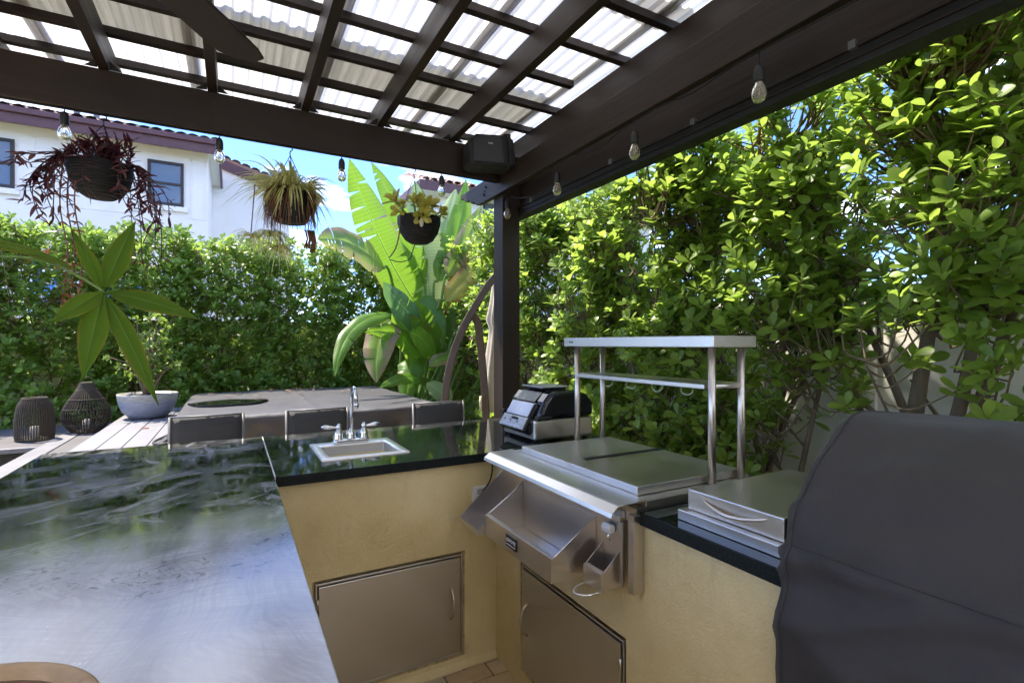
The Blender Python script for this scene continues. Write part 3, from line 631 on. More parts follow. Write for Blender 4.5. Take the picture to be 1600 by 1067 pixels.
# ------------------------------------------------------------------ covered grill
gc = thing('covered_grill', 'large built-in grill under a loose black fabric cover', 'grill', (1.35, .05, .5))
pr = [(1.000, .20), (1.003, .45), (1.005, .70), (1.006, .84), (1.010, .915), (1.016, .950), (1.026, .975), (1.036, 1.02), (1.042, 1.075), (1.075, 1.125), (1.115, 1.178), (1.165, 1.222), (1.225, 1.264), (1.290, 1.292), (1.38, 1.301), (1.50, 1.300), (1.60, 1.292), (1.665, 1.262), (1.70, 1.19), (1.71, 1.08), (1.715, .975)]
pr = [(p.x, p.z) for p in smooth_path([(x, 0, z) for x, z in pr], 4)]
cx_, cz_ = 1.38, .86
def ridged(v): return (1 - abs(noise.noise(v))) ** 5 * 1.6
G = []; ys = [.684, .690, .688, .680, .664, .645, .625] + [.605 - .022 * k for k in range(60)]
for i, y in enumerate(ys):
    sc_ = [0.0, .60, .93, .97, .99, 1.0, 1.0][i] if i < 7 else 1.0
    row = []
    for j, (x, z) in enumerate(pr):
        p = Vector((cx_ + (x - cx_) * sc_, y, z if z < cz_ else cz_ + (z - cz_) * sc_))
        w = noise.noise(Vector((p.x * 3, p.y * 3, p.z * 3))) * .014
        k1 = math.exp(-((z - 1.02) / .16) ** 2) * math.exp(-max(0, .69 - y) / .35)          # cloth gathers where the lid meets the shelf
        w += k1 * .017 * (ridged(Vector((p.y * 5 + p.z * 11, p.z * 5 - p.y * 4, p.x * 3))) - .5)
        low = max(0., min(1., (.97 - z) / .12))
        w += max(.12, min(1., (.66 - y) / .25)) * low * .050 * (ridged(Vector((y * 2.2 - z * 3.1, z * 1.2 + y * .8, 4.0))) - .55)  # slack diagonal folds down the front
        up = max(0., min(1., (z - 1.0) / .1))
        w += up * .016 * (ridged(Vector((p.y * 2.5 + p.z * 4, p.x * 3 + p.z * 2, 7.))) - .5) + up * .007 * noise.noise(Vector((p.x * 9, p.y * 7, p.z * 9)))
        fold = math.exp(-((z - .965 + (0.69 - y) * .06) / .03) ** 2) * .006
        d = Vector((x - cx_, 0, z - cz_)).normalized() if i > 3 else Vector((0, 1, 0))
        row.append(p + d * (w - fold * (1 if x < 1.2 else 0)))
    G.append(row)
cvr = MB().grid(G).build('cover', 'cover_black', gc)
MB().tube([v + Vector((0, .001, .0008)) for v in G[4]], .0026, 6).build('piping', 'cover_black', cvr)
MB().tube([r_[30] + Vector((-.0006, 0, 0)) for r_ in G[3:]], .0016, 5).build('seam', 'cover_black', cvr)

# ================================================================== pergola
pg = thing('pergola', 'dark brown timber pergola roofed with translucent corrugated sheets', 'pergola', (1.71, 3.19, 0))
XL = -2.75; YN = -1.4
post = box('post', (1.641, 3.121, -0.012), (1.779, 3.259, 2.789), 'beam_z', pg, .005)
for x, y in ((-2.70, 3.121), (1.641, -1.38), (-2.70, -1.38)): box('post', (x, y, -0.012), (x + .138, y + .138, 2.789), 'beam_z', pg, .005)
box('header_beam', (XL, 3.078, 2.578), (1.5975, 3.118, 2.788), 'beam_x', pg, .004)
box('header_beam', (XL, 3.262, 2.66), (1.5975, 3.300, 2.788), 'beam_x', pg, .004)
box('header_beam', (XL, -1.42, 2.578), (1.5975, -1.382, 2.788), 'beam_x', pg, .004)
# inner side beam with a stepped tail past the post
tail = [(YN, 2.504), (3.40, 2.504), (3.47, 2.512), (3.50, 2.545), (3.56, 2.545), (3.60, 2.578), (3.66, 2.582), (3.72, 2.618), (3.76, 2.622), (3.76, 2.658), (YN, 2.658)]
sbm = MB().prism([(1.600, y, z) for y, z in tail], (.038, 0, 0)).build('side_beam', 'beam_y', pg, bevel=.003)
tail2 = [(y, z + 0.0) for y, z in tail]
for dy, dz in ((3.30, 2.60), (3.335, 2.555), (3.32, 2.578)): MB().tube([(1.592, dy, dz), (1.601, dy, dz)], .009 if dz != 2.578 else .005, 8).build('bolt', 'matte_black', sbm)
box('side_beam', (-2.74, YN, 2.504), (-2.702, 3.5, 2.658), 'beam_y', pg, .003)
box('side_beam', (1.783, YN, 2.452), (1.820, 3.42, 2.788), 'beam_y', pg, .003)
# shade track fixed under the outer beam
tk = box('shade_track', (1.772, YN, 2.372), (1.850, 3.36, 2.4505), 'matte_black', pg, .003)
box('track_flange', (1.758, YN, 2.428), (1.7825, 3.30, 2.4345), 'beam_y', tk); box('track_flange', (1.764, YN, 2.396), (1.7715, 3.30, 2.402), 'beam_y', tk)
for y in (2.92, 2.10, 1.55, .9, .35): box('track_clip', (1.752, y, 2.425), (1.7815, y + .022, 2.452), 'stool_frame', tk, .001)
RX = [-2.36, -1.91, -1.46, -1.01, -.565, -.115, .338, .764, 1.23]
for x in RX: box('rafter', (x, YN - .1, 2.7905), (x + .045, 3.66, 2.930), 'beam_y', pg, .003)
box('rafter', (1.783, YN - .1, 2.7905), (1.828, 3.66, 2.930), 'beam_y', pg, .003)
for x in RX[4:]:                                  # small angle brackets where rafters land on the header
    for s_ in (-1, 1):
        xa = x + (.0225 + s_ * .0235)
        MB().prism([(xa, 3.0745, 2.7895), (xa + s_ * .05, 3.0745, 2.7895), (xa, 3.0745, 2.83)], (0, .003, 0)).build('bracket', 'matte_black', pg)
PYS = [3.62, 3.34, 3.03, 2.70, 2.38, 2.05, 1.72, 1.39, 1.06, .73, .40, .07, -.26, -.6, -.95, -1.3]
for k, y in enumerate(PYS): box('purlin', (XL - .02, y - .02, 2.9305), (1.862 if k != 4 else 1.70, y + .02, 2.969), 'beam_x', pg, .003)
def sheet(xa, n, ya, yb, z0, mat):
    p = .076; pts = []
    for k in range(n):
        for dx, dz in ((0, 0), (.020, 0), (.033, .017), (.056, .017), (.069, 0)): pts.append((xa + k * p + dx, z0 + dz))
    pts.append((xa + n * p, z0))
    P_ = [[(x, y, z + .004 * math.sin(y * 1.7 + x)) for (x, z) in pts] for y in np.linspace(ya, yb, 9)]
    return MB().grid(P_, False).build('roof_sheet', mat, pg)
xa = XL; i = 0
while xa < 1.78:
    n = min(9, int((1.87 - xa) / .076)); 
    if n < 2: break
    sheet(xa, n, 1.62, 3.80, 2.9705 + .0025 * (i % 2), 'roof_aged' if xa < -1.0 and i % 2 else 'roof_clear')
    sheet(xa, n, YN - .1, 1.80, 2.976 + .0025 * (i % 2), 'roof_aged' if xa < -1.2 else 'roof_clear')
    if xa > XL: box('lap_strip', (xa + .004, -1.4, 2.994 + .003), (xa + .052, 3.76, 2.9985 + .003), 'roof_lap', pg)
    xa += n * .076 - .05; i += 1
# second layer of old roofing left on the outer bay
P_ = []
for k in range(4): pass
old = sheet(XL, 59, 2.62, 3.12, 3.012, 'roof_aged')

# ------------------------------------------------------------------ loudspeaker on the header
sp = thing('outdoor_speaker', 'black outdoor loudspeaker on a bracket in the pergola corner', 'speaker', (1.45, 2.98, 2.70))
Mr = Matrix.Translation((1.455, 2.965, 2.700)) @ Matrix.Rotation(R(-6), 4, 'Z') @ Matrix.Rotation(R(-4), 4, 'Y')
poly = [(-.16, -.085, -.085), (-.145, -.085, .07), (-.10, -.085, .10), (.10, -.085, .105), (.15, -.085, .085), (.16, -.085, -.08), (.12, -.085, -.1), (-.12, -.085, -.1)]
MB().prism(poly, (0, .17, 0)).xf(Mr).build('cabinet', 'matte_black', sp, bevel=.018, segs=3)
MB().prism([(-.135, -.0895, -.075), (-.125, -.0895, .065), (-.09, -.0895, .085), (.06, -.0895, .09), (.07, -.0895, -.08)], (0, .004, 0)).xf(Mr).build('grille', 'sling', sp, bevel=.004)
MB().box((-.03, -.0915, .035), (.0, -.0897, .045)).xf(Mr).build('emblem', 'grey_panel', sp)
MB().tube([Mr @ Vector(p) for p in [(.085, -.02, .112), (.108, -.05, .116), (.112, -.10, .10), (.112, -.102, -.08), (.105, -.06, -.108)]], .010, 8).build('bracket', 'matte_black', sp)
box('mount', (1.40, 3.045, 2.64), (1.50, 3.0775, 2.76), 'matte_black', sp, .003)

# ------------------------------------------------------------------ ceiling fan
fn_ = thing('ceiling_fan', 'dark ceiling fan with a wide wooden blade reaching under the roof', 'fan', (-.34, 1.6, 2.55))
FC = Vector((-.34, 1.6, 2.555))
MB().lathe([(.0, -.07), (.06, -.066), (.10, -.04), (.105, .02), (.07, .06), (.03, .075), (.016, .08)], FC, 24).build('motor', 'matte_black', fn_)
MB().tube([FC + Vector((0, 0, .07)), FC + Vector((0, 0, .374))], .014, 10).build('down_rod', 'matte_black', fn_)
base_a = math.atan2(2.185 - 1.6, .048 + .34)
for k in range(4):
    Mb = Matrix.Translation(FC) @ Matrix.Rotation(base_a + k * math.pi / 2, 4, 'Z') @ Matrix.Rotation(R(9), 4, 'X')
    pl = [(x_, y_ * 1.28) for x_, y_ in [(.16, -.045), (.24, -.066), (.45, -.076), (.62, -.076), (.68, -.064), (.712, -.02), (.70, .030), (.66, .066), (.60, .072), (.45, .070), (.24, .060), (.16, .045)]]
    bl = MB().prism([(x, y, -.004) for x, y in pl], (0, 0, .009)).xf(Mb).build('blade', 'beam_x', fn_, bevel=.003)
    MB().prism([(.08, -.02, -.012), (.21, -.035, -.012), (.21, .035, -.012), (.08, .02, -.012)], (0, 0, .007)).xf(Mb).build('blade_iron', 'matte_black', bl)

# ------------------------------------------------------------------ string lights
def bulb_set(root, top, drop=.05, tilt=0, sc=1.0):
    tx, ty, tz = top
    hang = MB().tube([(tx, ty, tz + .002), (tx, ty, tz - drop)], .0028, 6).build('drop_cord', 'cord', root)
    zt = tz - drop
    so_ = MB().lathe([(.006, 0), (.011, -.004), (.0165, -.016), (.0185, -.030), (.0185, -.058), (.0165, -.062)], (tx, ty, zt), 16).build('socket', 'socket', root)
    b = MB().lathe([(.0125, -.060), (.014, -.068), (.022, -.085), (.0255, -.100), (.0245, -.114), (.017, -.128), (.008, -.134), (.0, -.1355)], (tx, ty, zt), 18).build('bulb', 'bulb_glass', root)
    MB().tube([(tx - .005, ty, zt - .07), (tx - .006, ty, zt - .10), (tx, ty, zt - .108), (tx + .006, ty, zt - .10), (tx + .005, ty, zt - .07)], .0014, 5).build('filament', 'filament', b)
s1 = thing('string_lights', 'string of clear bulbs in black sockets hanging under the front header beam', 'string lights', (.4, 3.09, 2.578), group='string lights on the pergola')
hx = [-1.35, -.691, -.061, .562, 1.185]
MB().tube([(-2.7, 3.10, 2.574)] + [(x, 3.10, 2.5735) for x in hx] + [(1.59, 3.10, 2.574)], .0035, 6).build('cable', 'cord', s1)
for x in hx: bulb_set(s1, (x, 3.10, 2.572), .012)
s2 = thing('string_lights', 'string of clear bulbs sagging along the right side beam', 'string lights', (1.62, 1.8, 2.504), group='string lights on the pergola')
ry = [2.416, 1.779, 1.148, .52]
pth = [(1.69, 3.105, 2.50)]; 
pth = smooth_path([(1.70, 3.112, 2.50), (1.70, 3.0, 2.462), (1.735, 2.85, 2.442), (1.72, 2.70, 2.446), (1.64, 2.5, 2.495), (1.622, 2.416, 2.5), (1.622, 2.28, 2.499), (1.65, 2.1, 2.478), (1.63, 1.90, 2.492), (1.622, 1.779, 2.5), (1.622, 1.6, 2.499), (1.63, 1.45, 2.487), (1.622, 1.25, 2.499), (1.622, 1.148, 2.5), (1.622, .8, 2.49), (1.622, .52, 2.5), (1.62, .0, 2.49), (1.62, -1.3, 2.495)], 5)
MB().tube(pth, .004, 6).build('cable', 'cord', s2)
for y in ry: bulb_set(s2, (1.622, y, 2.498), .045)
bulb_set(s2, (1.672, 3.108, 2.503), .03)

# ------------------------------------------------------------------ leaves as geometry
LT = np.array([0, .14, .34, .56, .78, .93, 1.0]); LW = np.array([.05, .16, .33, .46, .47, .28, .03])
LT2 = np.array([0, .34, .72, 1.0]); LW2 = np.array([.06, .32, .48, .06])
def leaf_template(T, W, fold=.16, curl=.16):
    V = []
    for t_, w_ in zip(T, W):
        z = -curl * t_ * t_ + .04 * t_
        V += [(-w_ * .5, t_, z + fold * w_ * .5), (0, t_, z), (w_ * .5, t_, z + fold * w_ * .5)]
    F = []
    for i in range(len(T) - 1):
        for j in range(2): a = i * 3 + j; F.append((a, a + 1, a + 4, a + 3))
    return np.array(V), F
def leaves_mesh(name, pos, d, n, size, tmpl, ratio=1.0):
    """one mesh holding all leaves; pos/d/n arrays, size lengths"""
    TV, TF = tmpl; s = np.cross(d, n); s /= np.linalg.norm(s, axis=1)[:, None] + 1e-9; n = np.cross(s, d)
    if np.isscalar(ratio): ratio = np.full(len(pos), ratio)
    V = pos[:, None, :] + size[:, None, None] * (TV[None, :, 1:2] * d[:, None, :] + TV[None, :, 0:1] * ratio[:, None, None] * s[:, None, :] + TV[None, :, 2:3] * n[:, None, :])
    V = V.reshape(-1, 3); k = len(TV); Fa = np.array(TF)
    Fall = (np.arange(len(pos))[:, None, None] * k + Fa[None]).reshape(-1, 4)
    me = bpy.data.meshes.new(name); me.vertices.add(len(V)); me.vertices.foreach_set('co', V.ravel())
    me.loops.add(Fall.size); me.loops.foreach_set('vertex_index', Fall.ravel().astype(np.int32))
    me.polygons.add(len(Fall)); me.polygons.foreach_set('loop_start', np.arange(0, Fall.size, 4, dtype=np.int32)); me.polygons.foreach_set('loop_total', np.full(len(Fall), 4, dtype=np.int32))
    me.polygons.foreach_set('use_smooth', np.ones(len(Fall), dtype=bool)); me.update(calc_edges=True); return me
def single_mesh(name, tmpl, mat):
    me = bpy.data.meshes.new(name); me.from_pydata([tuple(v) for v in tmpl[0]], [], tmpl[1]); me.polygons.foreach_set('use_smooth', [True] * len(tmpl[1])); me.materials.append(M[mat]); return me
def unit(a): return a / (np.linalg.norm(a, axis=-1, keepdims=True) + 1e-9)
def place_leaf(name, me, parent, pos, d, n, size, ratio=1.0):
    d = Vector(d).normalized(); s = d.cross(Vector(n)).normalized(); n = s.cross(d)
    o = bpy.data.objects.new(name, me); col.objects.link(o); o.parent = parent
    Mx = Matrix.Identity(4); Mx.col[0] = (*(s * size * ratio), 0); Mx.col[1] = (*(d * size), 0); Mx.col[2] = (*(n * size), 0); Mx.col[3] = (*pos, 1)
    o.matrix_basis = wm(parent).inverted() @ Mx; return o
TM_HI = leaf_template(LT, LW); TM_LO = leaf_template(LT2, LW2)
LANCE = leaf_template(np.array([0, .2, .45, .7, .9, 1.0]), np.array([.10, .24, .28, .22, .10, .01]), .3, .12)

# ------------------------------------------------------------------ hanging planters
def hang_wires(root, c, r, zr, top):
    for k in range(3):
        a = R(70 + 120 * k); MB().tube([(c[0] + r * math.cos(a), c[1] + r * math.sin(a), zr), top], .0022, 5).build('wire', 'cord', root)
    MB().tube(smooth_path([top, (top[0], top[1], top[2] + .02), (top[0] + .012, top[1], top[2] + .035), (top[0], top[1], top[2] + .05)], 4), .003, 5).build('hook', 'cord', root)
def rosette_dirs(axis, k, n, lo, hi):
    axis = Vector(axis).normalized(); u = axis.orthogonal().normalized(); w = axis.cross(u); a = k * 2.39996 + random.uniform(-.3, .3); th = R(random.uniform(lo, hi))
    rad = u * math.cos(a) + w * math.sin(a)
    return (axis * math.cos(th) + rad * math.sin(th)), (axis * math.sin(th) - rad * math.cos(th))

# 1: purple trailing plant
c1 = Vector((-.545, 3.03, 2.125)); p1 = thing('hanging_planter', 'black hanging pot with trailing dark purple wandering plant', 'planter', c1, group='hanging planters under the header')
pp = [(r_ * .80, z_ * .80 + .03) for r_, z_ in [(.0, 0), (.07, .002), (.11, .03), (.143, .085), (.157, .15), (.158, .195), (.150, .195), (.148, .17), (.0, .165)]]
MB().lathe(pp, c1, 36).build('pot', 'pot_black', p1)
MB().lathe([(.0, .166), (.117, .166)], c1, 24).build('soil', 'soil', p1)
hang_wires(p1, c1, .12, c1.z + .186, (-.545, 3.098, 2.528))
Ls = []   # pos, dir, normal, size
stems = MB()
for k in range(40):                        # upright tufts
    a = random.uniform(0, 6.28); r = random.uniform(0, .12); b = c1 + Vector((r * math.cos(a), r * math.sin(a), .17))
    tip = b + Vector((random.uniform(-.05, .05), random.uniform(-.05, .05), random.uniform(.05, .16)))
    stems.tube([b, (b + tip) / 2, tip], .0025, 5)
    for q in range(6):
        d, n = rosette_dirs((tip - b), q, 6, 25, 65); Ls.append((b.lerp(tip, .4 + .6 * q / 6), d, n, random.uniform(.04, .07)))
trails = []
for k in range(34):
    a = random.uniform(0, 6.28)
    if k < 13: a = R(random.uniform(140, 215))
    elif k < 21: a = R(random.uniform(-35, 30))
    e = c1 + Vector((.125 * math.cos(a), .125 * math.sin(a), .187)); out = random.uniform(.04, .13); L = random.uniform(.08, .30) if k % 4 else random.uniform(.25, .42)
    if k < 13: out = random.uniform(.06, .18); L *= .75
    pts = smooth_path([c1 + Vector((.08 * math.cos(a), .08 * math.sin(a), .17)), e + Vector((.01 * math.cos(a), .01 * math.sin(a), .015)), e + Vector((out * .6 * math.cos(a), out * .6 * math.sin(a), -L * .15)), e + Vector((out * math.cos(a) + random.uniform(-.03, .03), out * math.sin(a), -L * .55)), e + Vector((out * .95 * math.cos(a) + random.uniform(-.04, .04), out * .95 * math.sin(a), -L))], 5)
    stems.tube(pts, .0022, 5); trails.append(pts)
    for i in range(3, len(pts)):
        if random.random() < (.75 if i < 14 else .95):
            t_ = (pts[i] - pts[i - 1]).normalized(); d = (t_ * .35 + Vector((random.uniform(-1, 1), random.uniform(-1, 1), random.uniform(-.5, .5)))).normalized()
            Ls.append((pts[i], d, Vector((random.uniform(-.5, .5), random.uniform(-.5, .5), 1)), random.uniform(.032, .065)))
stems.build('stem', 'purple_leaf', p1)['kind'] = 'stuff'
MEP = single_mesh('leaf', LANCE, 'purple_leaf_single')
Ls.sort(key=lambda q: -q[3])
for q in Ls[:140]: place_leaf('leaf', MEP, p1, q[0], q[1], q[2], q[3])
def bulk(name, Lst, tm, mat, parent):
    A = np.array([q[0] for q in Lst], float); D = unit(np.array([q[1] for q in Lst], float)); N = np.array([q[2] for q in Lst], float); Sz = np.array([q[3] for q in Lst], float)
    me = leaves_mesh(name, A, D, N, Sz, tm); me.transform(wm(parent).inverted()); o = link(name, me, mat, parent); o['kind'] = 'stuff'; return o
bulk('small_leaves', Ls[140:], LANCE, 'purple_leaf', p1)
# a long dry strand hanging on the left of the pot
dry = []; m = MB()
for k in range(3):
    a = Vector((-.675 + .03 * k, 3.0 - .02 * k, 2.30)); pts = smooth_path([a, a + Vector((-.01, 0, -.2)), a + Vector((.015, .01, -.42)), a + Vector((.0, 0, -.62))], 6); m.tube(pts, .003, 5)
    for i in range(3, len(pts)):
        for q in range(2): dry.append((pts[i], Vector((random.uniform(-1, 1), random.uniform(-1, 1), random.uniform(-1.2, .2))), Vector((random.uniform(-1, 1), random.uniform(-1, 1), .6)), random.uniform(.02, .05)))
m.build('dry_stem', 'dry_root', p1)['kind'] = 'stuff'
bulk('red_leaves', dry[::4], LANCE, 'red_leaf', p1); bulk('dry_leaves', [q for i, q in enumerate(dry) if i % 4], LANCE, 'dry_root', p1)

# 2: spider plant
c2 = Vector((.283, 3.03, 2.115)); p2 = thing('hanging_planter', 'black hanging pot with pale arching spider plant and dry brown roots', 'planter', c2, group='hanging planters under the header')
MB().lathe([(r_ * .84, z_ * .85 + .02) for r_, z_ in [(.0, 0), (.09, .002), (.105, .02), (.118, .10), (.124, .195), (.116, .195), (.112, .17), (.0, .168)]], c2, 32).build('pot', 'matte_black', p2)
MB().lathe([(.0, .168), (.093, .168)], c2, 24).build('soil', 'soil', p2)
hang_wires(p2, c2, .10, c2.z + .186, (.283, 3.098, 2.528))
def blades(n, cc, r0, Lr, w, upr, droop, mat, name, parent, out=1.0, wind=0.0):
    m = MB()
    for k in range(n):
        a = random.uniform(0, 6.28); L = random.uniform(*Lr); b = Vector(cc) + Vector((math.cos(a), math.sin(a), 0)) * random.uniform(0, r0)
        o_ = Vector((math.cos(a) + wind, math.sin(a), 0)); u = random.uniform(*upr); dr = random.uniform(*droop)
        p0 = b; pm = b + o_ * L * .4 * out + Vector((0, 0, L * u)); pe = b + o_ * L * out * random.uniform(.8, 1.05) + Vector((0, 0, L * (u - dr)))
        pts = bez(p0, pm, pe, 7); side = Vector((-math.sin(a), math.cos(a), 0)); V = []
        for i, p in enumerate(pts):
            ww = w * random.uniform(.9, 1.1) * (1 - (i / 7) ** 2.2) * .5 + .0006
            V += [p - side * ww + Vector((0, 0, ww * .5)), p, p + side * ww + Vector((0, 0, ww * .5))]
        m.add(V, [(i * 3 + j, i * 3 + j + 1, i * 3 + 4 + j, i * 3 + 3 + j) for i in range(7) for j in range(2)], True)
    o = m.build(name, mat, parent); o['kind'] = 'stuff'; return o
blades(330, c2 + Vector((0, 0, .18)), .09, (.12, .25), .013, (.25, .75), (.2, .95), 'spider_blade', 'leaf_blades', p2, 1.0, -.12)
blades(60, c2 + Vector((0, 0, .18)), .11, (.10, .21), .010, (.05, .3), (.5, 1.3), 'spider_blade', 'drooping_blades', p2, .8)
blades(40, c2 + Vector((0, 0, .18)), .11, (.12, .24), .006, (.05, .3), (.8, 1.6), 'dry_root', 'dry_blades', p2, .55)
m = MB()
for k in range(150):                         # matted brown roots down the sides
    a = random.choice([R(random.uniform(150, 260)), R(random.uniform(150, 230)), R(random.uniform(-50, 20))]); L = random.uniform(.10, .24); r = random.uniform(.100, .122)
    b = c2 + Vector((r * math.cos(a), r * math.sin(a), .20)); p = [b]
    for q in range(5): p.append(p[-1] + Vector((random.uniform(-.012, .012), random.uniform(-.01, .01), -L / 5)))
    m.tube(p, [.0035, .003, .003, .0025, .002, .001], 4)
m.build('roots', 'dry_root', p2)['kind'] = 'stuff'
for (dx, dz, n, L) in ((-.10, -.06, 90, .13), (-.06, -.13, 60, .12), (-.20, -.08, 36, .12)):
    cc = c2 + Vector((dx, -.03, dz)); MB().tube([c2 + Vector((dx * .9, -.02, .2)), cc], .003, 5).build('runner', 'dry_root', p2)
    blades(n, cc, .02, (L * .5, L), .007, (.1, .6), (.3, 1.4), 'spider_blade', 'plantlet', p2)
for (dx, z1) in ((.075, -.10), (.10, -.12)):
    m = MB()
    for q in range(14):
        b = c2 + Vector((dx + random.uniform(-.012, .012), -.05 + random.uniform(-.01, .01), .05 if dx > .1 else -.02)); m.tube([b, b + Vector((.01, 0, z1 * .5)), b + Vector((random.uniform(-.01, .01), 0, z1))], .003, 4)
    m.build('root_tuft', 'dry_root', p2)['kind'] = 'stuff'

# 3: succulent
c3 = Vector((1.0, 3.0, 2.085)); p3 = thing('hanging_planter', 'black hanging bowl with yellow-green fleshy succulent rosettes', 'planter', c3, group='hanging planters under the header')
MB().lathe([(.0, 0), (.055, .002), (.085, .02), (.115, .065), (.130, .12), (.131, .158), (.123, .158), (.12, .14), (.0, .136)], c3, 36).build('pot', 'pot_black', p3)
MB().lathe([(.0, .142), (.121, .142)], c3, 24).build('soil', 'soil', p3)
hang_wires(p3, c3, .125, c3.z + .158, (1.0, 3.098, 2.528))
MES = single_mesh('leaf', leaf_template(LT, LW * 1.02, .22, .08), 'succulent_single'); st = MB()
for k, (dx, dy, dz, sz, ax) in enumerate(((-.15, -.03, .23, .085, (-.6, -.3, .7)), (-.06, -.08, .22, .085, (-.2, -.5, .9)), (.0, -.10, .20, .10, (.1, -.8, .8)), (.07, -.04, .22, .07, (.2, -.2, 1)), (.12, -.03, .20, .065, (.6, -.3, .8)), (-.10, .03, .21, .075, (-.4, .2, 1)), (.02, .04, .23, .075, (0, .3, 1)), (-.14, -.06, .165, .06, (-1, -.5, .2)), (.11, -.08, .17, .055, (.7, -.7, .4)), (-.02, -.12, .15, .07, (0, -1, -.1)))):
    b = c3 + Vector((dx, dy, dz)); st.tube([c3 + Vector((dx * .4, dy * .4, .14)), b], .006, 6)
    for q in range(9):
        d, n = rosette_dirs(ax, q, 9, 20 + q * 6, 35 + q * 7); place_leaf('leaf', MES, p3, b, d, n, sz * random.uniform(.75, 1.1), .95)
st.build('stem', 'petiole', p3)
MB().tube(smooth_path([c3 + Vector((-.125, -.03, .15)), c3 + Vector((-.135, -.04, .04)), c3 + Vector((-.16, -.05, -.05)), c3 + Vector((-.2, -.06, -.11))], 5), .004, 6).build('drip_line', 'dry_root', p3)
MB().tube(smooth_path([c3 + Vector((-.04, -.06, .0)), c3 + Vector((-.06, -.06, -.06)), c3 + Vector((-.08, -.06, -.11)), c3 + Vector((-.14, -.06, -.13)), c3 + Vector((-.20, -.06, -.12))], 5), .003, 6).build('drip_line', 'cord', p3)
MB().lathe([(.0, -.03), (.010, -.02), (.013, 0), (.008, .02), (.0, .03)], c3 + Vector((-.03, -.135, .10)), 10).build('bud', 'canvas', p3)

# ------------------------------------------------------------------ money tree leaning in from the left
mt = thing('money_tree', 'potted money tree whose long hand-shaped leaf reaches in from the left', 'plant', (-.50, 1.02, TOP))
MB().lathe([(.0, 0.001), (.075, .001), (.08, .01), (.105, .17), (.11, .18), (.10, .18), (.095, .16), (.0, .158)], (-.50, 1.02, TOP), 28).build('pot', 'white_plastic', mt)
MB().tube(smooth_path([(-.50, 1.02, TOP + .155), (-.505, 1.02, 1.35), (-.50, 1.03, 1.55), (-.495, 1.04, 1.70)], 5), [.016 - .0005 * k for k in range(16)], 8).build('trunk', 'bark', mt)
def strap_leaf(name, mat, parent, b, tip, w, nrm_, sag=.15, rows=14, cols=6, fold=.25, wave=.0, shape=None, tears=0, bendv=None):
    """a leaf blade from b to tip: curved midrib, two folded halves, optional tears between veins"""
    b, tip = Vector(b), Vector(tip); L = (tip - b).length; ax = (tip - b).normalized(); N = Vector(nrm_); N = (N - ax * N.dot(ax)).normalized(); S = ax.cross(N)
    ctrl = (b + tip) / 2 + (Vector(bendv) if bendv is not None else N * sag * L)
    mid = bez(b, ctrl, tip, rows); V = []; F = []; UV = []
    shape = shape or (lambda t_: max(.02, math.sin(math.pi * min(1, t_ * .94 + .03)) ** .75))
    for s_ in (-1, 1):
        cuts = sorted(random.sample(range(2, rows - 1), tears)) if tears else []
        segs = []; a = 0
        for c in cuts: segs.append((a, c)); a = c
        segs.append((a, rows))
        for (r0, r1) in segs:
            droop = random.uniform(-.16, .10) if tears else 0; slide = random.uniform(-.4, .4) if tears else 0; base_i = len(V)
            for i in range(r0, r1 + 1):
                t_ = i / rows; p = mid[i]; q = (mid[min(i + 1, rows)] - mid[max(i - 1, 0)]).normalized(); n = (N - q * N.dot(q)).normalized(); sd = q.cross(n)
                inset = 0.10 if tears and (i == r0 or i == r1) and 0 < i < rows else 0
                for j in range(cols + 1):
                    k = j / cols; ww = w * .5 * shape(t_) * k
                    off = sd * s_ * ww * math.cos(fold) + n * (ww * math.sin(fold) + droop * ww * k) - n * ww * k * .35
                    off += q * (slide * ww * .25 * k + (inset * L / rows * k * (1 if i == r0 else -1) * 2)) + n * math.sin(t_ * 21 + s_) * wave * k
                    V.append(p + off); UV.append((.5 + s_ * .5 * k, t_))
            for i in range(r1 - r0):
                for j in range(cols):
                    a_ = base_i + i * (cols + 1) + j; f = (a_, a_ + 1, a_ + cols + 2, a_ + cols + 1); F.append(f if s_ > 0 else f[::-1])
    me = bpy.data.meshes.new(name); Mi = wm(parent).inverted(); me.from_pydata([tuple(Mi @ v) for v in V], [], F); me.polygons.foreach_set('use_smooth', [True] * len(F))
    uvl = me.uv_layers.new(); 
    for lp_ in me.loops: uvl.data[lp_.index].uv = UV[lp_.vertex_index]
    o = link(name, me, mat, parent); rib = MB().tube([m_ - N * .0008 for m_ in mid], [max(.0008, .012 * w * (1 - i / rows * .8)) for i in range(rows + 1)], 6); 
    return o, rib, mid
D0 = .9
hub = at(162, 455, d=D0)
pach = lambda t_: max(.02, (math.sin(math.pi * min(1, t_ ** .8)) ** 1.1))
toward = (Vector((0, 0, 1.47)) - hub).normalized()
for (x, y, dd, w) in ((212, 345, .92, .040), (112, 358, .86, .026), (78, 506, .82, .036), (128, 596, .84, .044), (248, 634, .88, .034), (314, 500, .94, .040)):
    tip = at(x, y, d=dd); o, rib, mid = strap_leaf('leaflet', 'pachira_leaf', mt, hub + (tip - hub) * .03, tip, w * 1.0, toward + Vector((0, 0, .5)), random.uniform(.07, .15), 14, 4, .30, 0, pach)
    rib.build('midrib', 'petiole', o)
pet = smooth_path([hub, at(120, 430, d=.88), at(60, 405, d=.84), at(-60, 395, d=.76), (-.46, 1.04, 1.64)], 6); MB().tube(pet, .0026, 6).build('stalk', 'petiole', mt)
hub2 = at(-110, 375, d=.80)
